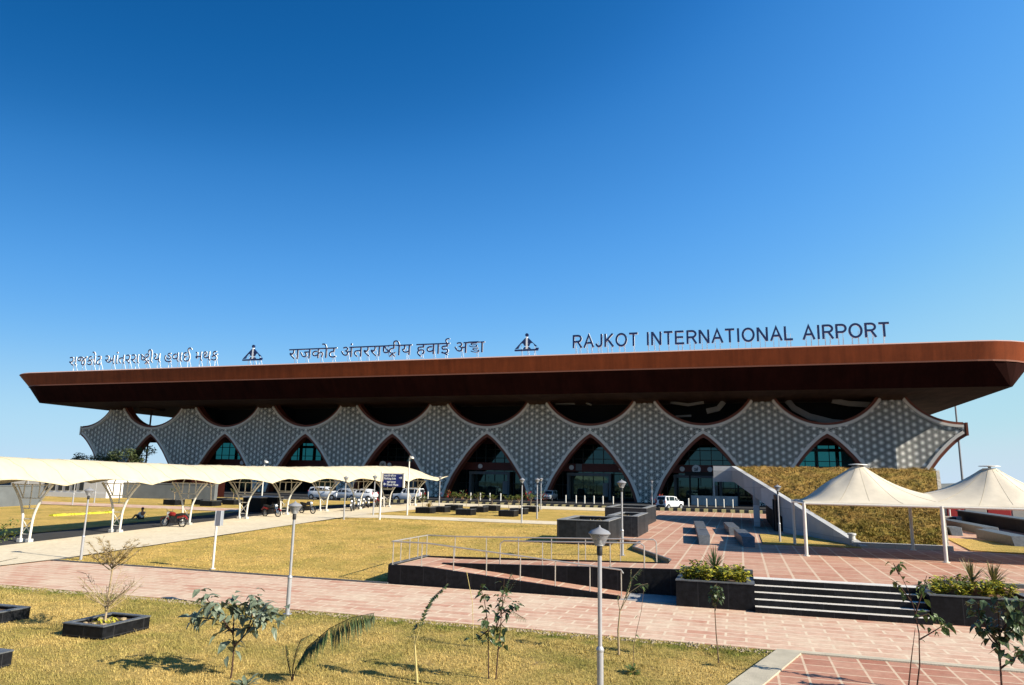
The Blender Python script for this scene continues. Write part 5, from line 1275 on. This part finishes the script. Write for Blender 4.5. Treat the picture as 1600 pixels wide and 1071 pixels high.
# bollards
b0 = None
rows = [(1020+0, 0)]
k = 0
for i, px in enumerate([884, 900, 913.5, 928, 942, 958, 972, 1076, 1090, 1104, 1118, 1131, 1145, 657, 668, 735, 750, 765, 782]):
    p = AB(px, 791, 93.5)
    if b0 is None:
        b0 = thing('bollard', 'white bollard in the row before the entrance arches', 'bollard', (p.x, 93.5, .78), 'white bollards before the arches')
        mb = MB(); mb.tube([(p.x, 93.5, .76), (p.x, 93.5, 1.72)], .085, 10); mb.lathe([(.085, 0), (.06, .05), (0, .06)], 10, (p.x, 93.5, 1.72)); mb.build('post', M_white, b0, smooth=True)
    else: dup(b0, (p.x, 93.5, .78))
# red flower tubs along the arch feet
for i, (px, lb) in enumerate(((722, 'left of the left middle arch'), (700, 'below the canopy tip pillar'), (848, 'at the foot of the pillar left of the central arch'), (1030, 'at the foot of the pillar left of the right-hand arch'), (825, 'at the right foot of the left middle arch'))):
    p = AB(px, 789, 92.8); root = thing('flower_tub', 'red flowering shrub '+lb, 'shrub', (p.x, 92.8, .78), 'red flowering shrubs along the terminal'); lf = MB(); fl = MB()
    for q in range(90):
        t = rg.uniform(0, 6.283); e = rg.uniform(0, 1.5); rr = rg.uniform(.2, 1); d = Vector((math.cos(t)*math.cos(e)*1.5, math.sin(t)*math.cos(e)*.7, math.sin(e)*1.3))*rr
        (fl if q % 3 == 0 else lf).leaf(Vector((p.x, 92.8, .8))+d, d, (0,0,1), .3, .16)
    lf.build('foliage', M_ldark, root, recalc=False); fl.build('flowers', M_red, root, recalc=False)

# ================================================================== FOREGROUND PLANTING
pf = planter((-15.74, 15.5, -.04), 1.28, 1.5, .29, 'low black granite planter holding a bare sapling in the foreground lawn', .1, rim=M_granite2, soil=.07)
def ground_bits(root, c, n, r, rg):
    lf = MB()
    for _ in range(n):
        t = rg.uniform(0, 6.283); d = Vector((math.cos(t), math.sin(t), rg.uniform(.3, 1.2))); q = Vector(c)+Vector((rg.uniform(-r, r), rg.uniform(-r, r), 0))
        lf.leaf(q, d, (0,0,1), rg.uniform(.1, .22), .05)
    lf.build('ground_plants', M_lyel, root, recalc=False)
ground_bits(pf, (-15.75, 15.4, .2), 46, .4, rg)
for _ in range(7):
    q = Vector((-15.75+rg.uniform(-.4, .4), 15.4+rg.uniform(-.5, .5), .22)); s = rg.uniform(.05, .10); rk = MB()
    rk.lathe([(0, -s*.5), (s, -s*.2), (s*.9, s*.4), (0, s*.6)], 7, q); rk.build('stone', M_barkpale, pf)
planter((-19.65, 15.25, -.04), 1.28, 1.5, .29, 'low black planter cut by the left edge, behind the nearest one', .15, rim=M_granite2, soil=.07)
planter((-15.52, 11.5, -.04), 1.28, 1.5, .29, 'low black planter cut by the left edge, nearest the viewer', .15, rim=M_granite2, soil=.07)
# bare tiered sapling in the planter
def bare_sapling():
    c = G(163.5, 974, .2); root = thing('bare_sapling', 'nearly bare tiered sapling growing from the low black planter', 'sapling', tuple(c)); rg = random.Random(21)
    tr = MB(); lf = MB(); tr.tube([c-Vector((0,0,.1)), c+Vector((.02,0,.7)), c+Vector((.05,0,1.35)), c+Vector((.06,0,1.62)), c+Vector((.07,.0,1.85))], [.032, .026, .020, .012, .005], 7)
    for tier, (z0, n, L, up) in enumerate(((.34, 7, .72, 1.0), (.46, 8, .85, .85), (1.32, 7, .70, .85), (1.42, 7, .62, .95), (1.5, 5, .4, 1.3))):
        for i in range(n):
            t = 6.283*i/n+rg.uniform(-.3, .3); st = c+Vector((.03, 0, z0+rg.uniform(-.06, .06))); ll = L*rg.uniform(.7, 1.1)
            e = st+Vector((math.cos(t)*ll, math.sin(t)*ll, up*ll*rg.uniform(.75, 1.15))); md = st.lerp(e, .5)-Vector((0,0,.06*ll))
            tr.tube([st, md, e], [.013, .009, .004], 5)
            for q in range(15):
                u = rg.uniform(.25, 1); p = st.lerp(e, u)+Vector((0,0,-.05*ll*(1-abs(2*u-1)))); tt = t+rg.choice((-1, 1))*rg.uniform(.5, 1.2); l2 = ll*rg.uniform(.12, .3); e2 = p+Vector((math.cos(tt)*l2, math.sin(tt)*l2, l2*rg.uniform(.2, .9)))
                tr.tube([p, e2], [.005, .0025], 4)
                if tier > 1 or rg.random() < .12:
                    for _ in range(3 if tier > 1 else 1):
                        a_ = rg.uniform(0, 6.283); lf.leaf(p.lerp(e2, rg.uniform(.3, 1)), (math.cos(a_), math.sin(a_), rg.uniform(-.2, .6)), (0,0,1), rg.uniform(.05, .09), .035)
    tr.build('trunk', M_barkpale, root, smooth=True); lf.build('foliage', M_ldry, root, recalc=False)
bare_sapling()
def leafy(name, label, base, tips, lm, nl, L, W, rg, bark, r0=.022, hang=.3, extra=None, spread=.14, cat='sapling'):
    """stems go base -> waypoint list; leaves sit along the outer part of every branch"""
    root = thing(name, label, cat, tuple(base)); tr = MB(); lf = MB()
    for path, n in tips:
        pts = [Vector(p) for p in path]; k = len(pts); tr.tube(pts, [r0*lerp(1, .3, i/(k-1)) for i in range(k)] if k > 1 else r0, 6)
        for _ in range(n):
            u = rg.uniform(.35, 1)*(k-1); i = min(int(u), k-2); p = pts[i].lerp(pts[i+1], u-i)+Vector((rg.uniform(-1, 1), rg.uniform(-1, 1), rg.uniform(-.6, .8)))*spread
            t = rg.uniform(0, 6.283); d = Vector((math.cos(t), math.sin(t), rg.uniform(-.9, .45)-hang*.3))
            lf.leaf(p, d, (rg.uniform(-.5, .5), rg.uniform(-.5, .5), 1), L*rg.uniform(.65, 1.2), W*rg.uniform(.75, 1.2), 0, hang)
    tr.build('trunk', bark, root, smooth=True); lf.build('foliage', lm, root, recalc=False); return root
rg = random.Random(11)
# grey-leaved small tree
b_ = 13.1; P = lambda px, py, db=0: AB(px, py, b_+db)
base = AB(357, 1100, b_); base.z = -.04
tips = [([base, P(362, 1050), P(366, 1010), P(364, 990), P(340, 968, .1), P(312, 945, .2)], 30), ([P(366, 1010), P(385, 990), P(400, 965, -.2), P(420, 945, -.3)], 41), ([P(364, 992), P(366, 960, .3), P(362, 935, .3)], 41), ([P(385, 990), P(398, 950, .4), P(400, 930, .5)], 38), ([P(364, 990), P(335, 950, -.3), P(318, 930, -.3)], 34), ([P(340, 968), P(310, 965, 0), P(300, 968)], 17), ([P(385, 990), P(420, 968, .1), P(430, 958)], 26)]
leafy('small_tree', 'small grey-green broad-leaved tree in the foreground lawn', base, tips, M_lgrey, 0, .26, .125, rg, M_twigdark, .02, .3, None, .17, 'tree')
root = thing('weed', 'small grey-green leafy sprout at the foot of the grey-leaved tree', 'plant', tuple(AB(378, 1090, 12.6))); lf = MB(); c = AB(380, 1075, 12.6)
for _ in range(26):
    t = rg.uniform(0, 6.283); d = Vector((math.cos(t), math.sin(t), rg.uniform(.1, .8))); lf.leaf(c+d*rg.uniform(.02, .16), d, (0,0,1), .2, .08)
lf.build('foliage', M_lgrey, root, recalc=False)
# palm seedling with one arching frond
def frond(mb, st, pts, L, rg, n=34, wd=.014, m=0, drop=-.35, s0=.25):
    pts = [Vector(p) for p in pts]; st.tube(pts, [.012*lerp(1, .35, i/(len(pts)-1)) for i in range(len(pts))], 5)
    k = len(pts)
    for i in range(n):
        u = lerp(s0, 1, i/n)*(k-1); j = min(int(u), k-2); p = pts[j].lerp(pts[j+1], u-j); d = (pts[j+1]-pts[j]).normalized()
        side = d.cross(Vector((0,0,1))).normalized(); ll = L*math.sin(lerp(.35, 2.7, i/n))*rg.uniform(.8, 1.1)
        for s in (-1, 1):
            v = (d*.75+side*s*.8+Vector((0,0,drop+rg.uniform(-.2, .15)))).normalized(); x = v.cross(Vector((0,0,1))).normalized()*wd
            e = p+v*ll+Vector((0,0,-ll*.25)); q = p+v*ll*.5; kk = len(mb.v); mb.v += [p-x*.5, p+x*.5, q+x, q-x, e]; mb.f += [(kk, kk+1, kk+2, kk+3), (kk+3, kk+2, kk+4)]; mb.m += [m, m]
def palm(name, label, base, fronds, L, mt, stm, n=34, trunk=None, seed=2, small=.8, wd=.014):
    rg = random.Random(seed); root = thing(name, label, 'palm', tuple(base)); st = MB(); lf = MB()
    if trunk: st.tube(trunk, [.03, .024, .016][:len(trunk)], 7)
    for i_, f in enumerate(fronds): frond(lf, st, f, L*(1 if i_ == 0 else small), rg, n if i_ == 0 else max(8, n//2), wd if i_ == 0 else wd*.5, 0, -.9 if (n > 50 and i_ == 0) else -.35)
    st.build('stem', stm, root, smooth=True); lf.build('fronds', mt, root, recalc=False)
b_ = 13.4; base = AB(455, 1085, b_); base.z = -.04
palm('palm_seedling', 'palm seedling with one long arching dark frond in the foreground lawn', base, [[base, P(462, 1045), P(480, 1012), P(515, 982, -.1), (P(550, 965, -.1)), P(585, 958, -.1)], [base, P(453, 1050), P(448, 1028), P(446, 1010)], [base, P(458, 1040), P(462, 1020), P(470, 1000), P(490, 990)]],   .56, M_palm, M_twigdark, 60, None, 2, .3, .0145)
b_ = 14.2; base = AB(651, 1085, b_); base.z = -.04
palm('palm_seedling', 'thin palm seedling with a thick yellow stem in the foreground lawn', base, [[P(648, 1008), P(655, 985), P(663, 958), P(675, 935), P(700, 912)], [P(648, 1010), P(646, 985), P(650, 975)]], .24, M_palm, M_straw, 28, [base, P(650, 1040), P(648, 1005)], 4, .8, .03)
# twin-stemmed dark leafy sapling with a stake
b_ = 15.0; base = AB(763, 1085, b_); base.z = -.04
tips = [([base, P(763, 1030), P(763, 980), P(757, 940), P(750, 915)], 34), ([AB(773, 1085, b_), P(778, 1020), P(782, 980), P(785, 940), P(788, 905)], 34), ([P(763, 985), P(750, 995), P(738, 1000)], 8), ([P(782, 960), P(800, 950), P(812, 945)], 17), ([P(778, 1015), P(785, 1008), P(786, 1000)], 6)]
leafy('leafy_sapling', 'twin-stemmed dark leafy sapling between the yellow palm stem and the lamp', base, tips, M_ldark, 0, .19, .10, rg, M_twigdark, .016, .35, None, .12)
mb = MB(); q = AB(741, 990, 17.2); q.z = -.04; mb.tube([q, AB(738, 940, 17.2), AB(729, 893, 17.2)], .007, 5); tag(mb.build('garden_stake', M_straw), 'thin pale cane standing beside the twin-stemmed sapling', 'stake')
palm('palm_seedling', 'small feathery palm seedling behind the twin-stemmed sapling', AB(775, 985, 17.5), [[AB(775, 985, 17.5), AB(780, 940, 17.5), AB(800, 895, 17.5)], [AB(775, 985, 17.5), AB(790, 930, 17.5), AB(806, 908, 17.4)], [AB(775, 985, 17.5), AB(800, 955, 17.4), AB(822, 968, 17.4)]], .26, M_palm, M_twigdark, 22, None, 8)
# right of the lamp
b_ = 18.0; base = AB(967, 1016, b_); base.z = -.03
palm('palm_seedling', 'slender palm seedling with a bare stem just right of the foreground lamp', base, [[P(969, 955), P(978, 930), P(986, 905), P(1002, 888)], [P(969, 955), P(985, 925), P(1000, 915), P(1012, 912)], [P(969, 958), P(966, 940), P(966, 930)], [P(978, 935), P(985, 915), P(986, 890)]], .26, M_palm, M_barkpale, 22, [base, P(966, 985), P(969, 952)], 6)
b_ = 16.6; base = AB(989, 1052, b_); base.z = -.03
tips = [([base, P(990, 1010), P(994, 990), P(1002, 955), P(1006, 920), P(1004, 912)], 4)]
leafy('leafy_sapling', 'hair-thin stem with a leaf tuft at its top right of the foreground lamp', base, tips, M_lmid, 0, .16, .05, rg, M_bark, .009, .4, None, .05)
root = thing('weed', 'small bright green weed at the foot of the hair-thin stem', 'plant', tuple(base)); lf = MB()
for _ in range(34):
    t = rg.uniform(0, 6.283); d = Vector((math.cos(t), math.sin(t), rg.uniform(.0, .9))); lf.leaf(base+d*rg.uniform(.02, .1), d, (0,0,1), .16, .06)
lf.build('foliage', M_lmid, root, recalc=False)
b_ = 18.1; base = AB(1123, 1034, b_); base.z = -.03
tips = [([base, P(1119, 990), P(1117, 955), P(1118, 925), P(1120, 912)], 0), ([P(1117, 955), P(1122, 938), P(1120, 915)], 55), ([P(1117, 950), P(1112, 935), P(1116, 920)], 30)]
leafy('leafy_sapling', 'slim straight sapling with a narrow dark crown before the left stair planter', base, tips, M_ldark, 0, .13, .06, rg, M_bark, .017, .3, None, .10)
# right foreground saplings
b_ = 17.3; base = AB(1433, 1090, b_); base.z = -.03
tips = [([base, P(1437, 1040), P(1436, 990), P(1428, 950), P(1418, 920), P(1400, 885)], 8), ([P(1436, 1000), P(1450, 992), P(1470, 980), P(1490, 975)], 12), ([P(1430, 960), P(1440, 930), P(1448, 900)], 18), ([P(1432, 965), P(1450, 960), P(1465, 968)], 16), ([P(1424, 940), P(1405, 915), P(1392, 905)], 8), ([P(1405, 898), P(1398, 885), P(1396, 880)], 10), ([AB(1418, 1090, b_), P(1424, 1030), P(1430, 982)], 0)]
leafy('leafy_sapling', 'open-branched leafy sapling tied to a stake in front of the right stair planter', base, tips, M_lmid, 0, .17, .09, rg, M_twigdark, .017, .35, None, .09)
b_ = 16.4; base = AB(1566, 1095, b_); base.z = -.03
tips = [([base, P(1563, 1040), P(1562, 1000), P(1560, 960), P(1556, 935)], 34), ([P(1562, 1010), P(1545, 990), P(1530, 960), P(1528, 940)], 26), ([P(1562, 1005), P(1580, 985), P(1598, 955)], 34), ([P(1562, 990), P(1585, 960), P(1590, 935)], 26), ([P(1563, 1045), P(1590, 1025), P(1612, 1020)], 16), ([P(1561, 1015), P(1548, 1000), P(1538, 985)], 14)]
leafy('leafy_sapling', 'dense dark leafy sapling at the right edge of the picture', base, tips, M_ldark, 0, .21, .135, rg, M_twigdark, .02, .4, None, .13)
# shrub at the left edge
b_ = 17.6; base = AB(-60, 900, b_); base.z = -.03
tips = [([base, P(-50, 860), P(-25, 840), P(0, 830), P(20, 815)], 60), ([P(-50, 860), P(-20, 850), P(10, 838), P(22, 832)], 60), ([P(-50, 862), P(-30, 820), P(-10, 805)], 50), ([base, P(-30, 880), P(0, 878), P(28, 872)], 0)]
leafy('leafy_shrub', 'small-leaved green shrub reaching in at the left edge above the path', base, tips, M_lyg, 0, .11, .055, rg, M_bark, .018, .3, None, .16, 'shrub')

# shrubs in the stair planters
def shrub(c, r, h, lm, n, L, W, label, seed, mix=None, cat='shrub'):
    rg = random.Random(seed); root = thing('croton_shrub', label, cat, tuple(c), 'shrubs in the stair planters'); lf = MB(); st = MB(); c = Vector(c)
    for i in range(9):
        t = rg.uniform(0, 6.283); q = rg.uniform(.2, .8)*r; e = c+Vector((math.cos(t)*q, math.sin(t)*q, h*rg.uniform(.6, 1))); st.tube([c, c.lerp(e, .5)+Vector((0,0,.04)), e], [.014, .01, .006], 5)
        for _ in range(n//9):
            u = rg.uniform(.3, 1.05); p = c.lerp(e, u)+Vector((rg.uniform(-1,1), rg.uniform(-1,1), rg.uniform(-.5,.5)))*.08; a_ = rg.uniform(0, 6.283)
            lf.leaf(p, (math.cos(a_), math.sin(a_), rg.uniform(-.2, 1)), (0,0,1), L*rg.uniform(.7,1.25), W*rg.uniform(.8,1.2), 1 if (mix and (rg.random() < (.9 if u < .75 else .5))) else 0)
    st.build('stem', M_bark, root); lf.build('foliage', [lm]+([mix] if mix else []), root, recalc=False)
def yucca(c, h, label, seed, mt=None):
    rg = random.Random(seed); root = thing('yucca_plant', label, 'plant', tuple(c), 'spiky plants in the stair planters'); lf = MB(); c = Vector(c)
    for i in range(46):
        t = rg.uniform(0, 6.283); e = rg.uniform(.25, 1.5); d = Vector((math.cos(t)*math.cos(e), math.sin(t)*math.cos(e), math.sin(e))); x = d.cross(Vector((0,0,1))).normalized()*.02; L = h*rg.uniform(.7, 1.1); s = c+Vector((0,0,.25*h*rg.random()))
        k = len(lf.v); m2 = s+d*L*.5; lf.v += [s-x*.6, s+x*.6, m2+x, m2-x, s+d*L+Vector((0,0,-.06*L))]; lf.f += [(k,k+1,k+2,k+3),(k+3,k+2,k+4)]; lf.m += [0,0]
    lf.build('foliage', mt or M_spike, root, recalc=False)
for i, (a, b) in enumerate(((-1.75, 25.9), (-1.2, 25.75), (-.65, 25.85), (-.1, 25.95), (-1.5, 26.6), (-.85, 26.7), (-.25, 26.6))):
    shrub((a, b, .66), .48, .60 if i < 4 else .62, M_lyg, 230, .16, .09, 'yellow-green shrub in the planter left of the stairs, '+['front left end', 'front, second from left', 'front, second from right', 'front right end', 'back left', 'back middle under the spiky plant', 'back right'][i], 40+i, M_lyel)
yucca((-.95, 26.75, 1.0), .8, 'spiky plant standing up from the planter left of the stairs', 3, M_palm)
for i, (a, b) in enumerate(((5.75, 25.9), (6.3, 25.8), (6.9, 25.85), (7.5, 25.95), (6.0, 26.6), (6.7, 26.7), (7.4, 26.6))):
    shrub((a, b, .66), .48, .56 if i < 4 else .6, M_lyg, 230, .15, .085, 'yellow-green shrub in the planter right of the stairs, '+['front left end', 'front, second from left', 'front, second from right', 'front right end', 'back left', 'back middle', 'back right'][i], 60+i, M_lyel)
yucca((6.75, 26.4, 1.0), .8, 'left reddish spiky plant in the planter right of the stairs', 5); yucca((7.35, 26.5, 1.0), .75, 'right reddish spiky plant in the planter right of the stairs', 6)
# plants in the big planters
for i, (c, lb) in enumerate((((-7.2, 38.2, 1.75), 'nearest big black planter'), ((-6.2, 44.0, 1.75), 'long black planter'), ((-7.2, 52.5, 1.85), 'farthest big black planter'))):
    root = thing('low_plant', 'low yellowish plants growing in the '+lb, 'plant', c); lf = MB()
    for _ in range(70):
        q = Vector(c)+Vector((rg.uniform(-.5, .5), rg.uniform(-.7, .7), 0)); t = rg.uniform(0, 6.283); lf.leaf(q, (math.cos(t), math.sin(t), rg.uniform(.3, 1.5)), (0,0,1), rg.uniform(.15, .35), .07)
    lf.build('foliage', M_ldry, root, recalc=False)
# far trees behind the canopy
def tree(base, h, r, label, seed, n=900, lm=None, palmy=False):
    rg = random.Random(seed); root = thing('garden_tree', label, 'tree', tuple(base), 'trees behind the walkway canopy'); tr = MB(); lf = MB(); base = Vector(base)
    top = base+Vector((0,0,h*.55)); tr.tube([base, base.lerp(top, .5)+Vector((.1,0,0)), top], [.16, .12, .08], 7)
    cl = []
    for i in range(11):
        t = rg.uniform(0, 6.283); q = rg.uniform(.3, 1)*r; e = top+Vector((math.cos(t)*q, math.sin(t)*q, rg.uniform(0, .42)*h)); tr.tube([top-Vector((0,0,h*.1)), top.lerp(e, .6), e], [.06, .04, .015], 5); cl.append((e, rg.uniform(.25, .5)*r))
    for _ in range(n):
        e, cr = rg.choice(cl); d = Vector((rg.gauss(0,1), rg.gauss(0,1), rg.gauss(0,.8))).normalized()*cr*rg.random()**.4
        a_ = rg.uniform(0, 6.283); lf.leaf(e+d, (math.cos(a_), math.sin(a_), rg.uniform(-.6,.6)), (rg.uniform(-1,1), rg.uniform(-1,1), 1), rg.uniform(.3,.55), .2)
    tr.build('trunk', M_bark, root, smooth=True); lf.build('crown', lm or M_far, root, recalc=False)
for i, (px, py, b, h, r, lb) in enumerate(((128, 716, 118, 0, 1.9, 'small tree top showing over the canopy left of the terminal end'), (165, 715, 100, 0, 2.2, 'tree top before the leftmost lattice pillar'), (212, 710, 96, 0, 2.4, 'greenest tree top showing over the canopy below the open arch'))):
    q = AB(px, py-(4 if i == 2 else 0), b); tree((q.x, b, .6), (q.z-.6)*1.08, r*1.3, lb, 70+i, 1500)

# ================================================================== GRASS BLADES AND RUBBLE
mb = MB()
def fg(rg):
    b = 9.0+10.75*math.sqrt(rg.random()) if False else rg.uniform(10.5, 19.7); a = rg.uniform(-27, .8)
    if b < 19.7 and a > .72-(19.85-b)*.31: return None
    return (a, b)
tufts(mb, 52000, fg, lambda a, b: nearz(a, b)*min(1, max(.25, (19.9-b)/1.2)), .02, .062, .014, 1.0, 3, 12, lambda a, b: .45+.55*clamp(.5+mnoise.noise(Vector((a*1.3, b*1.3, 3)))*1.5))
tufts(mb, 3500, fg, lambda a, b: nearz(a, b)*min(1, max(.25, (19.9-b)/1.2)), .06, .15, .013, 1.2, 5, 77, lambda a, b: 1.0*clamp(mnoise.noise(Vector((a*.8, b*.8, 23)))*3-.3)+.04)
stuff(mb.build('lawn_grass', M_blade, recalc=False), 'short dry grass of the foreground lawn', 'grass')
mb = MB()
def mg(rg):
    b = rg.uniform(25.8, 50.4); a = rg.uniform(-29.3, -5.2)
    if a > -13.1 and b < 29.4: return None
    return (a, b)
tufts(mb, 26000, mg, lawnz, .02, .06, .03, 1.0, 2, 14)
stuff(mb.build('lawn_grass', M_blade2, recalc=False), 'short dry grass of the main lawn', 'grass')
mb = MB(); rg = random.Random(9)
for _ in range(1500):
    a = rg.uniform(-28, .6); b = 19.72+rg.gauss(-.12, .12); s = rg.uniform(.015, .05)
    if b > 19.86: continue
    x = [Vector((rg.uniform(-1,1), rg.uniform(-1,1), rg.uniform(-.5,.8)))*s for _ in range(2)]
    c = Vector((a, b, -.01)); mb.add([c+Vector((-s,0,0))+x[0]*.3, c+Vector((0,-s,0)), c+Vector((s,0,0))+x[1]*.3, c+Vector((0,s,0)), c+Vector((0,0,s*rg.uniform(.5,1.1)))], [(0,1,4),(1,2,4),(2,3,4),(3,0,4)])
stuff(mb.build('rubble_edge', mat('rubble', (.30,.24,.16), .9, .15, 0, .35, 9), recalc=True), 'loose stone rubble along the path edge', 'rubble')
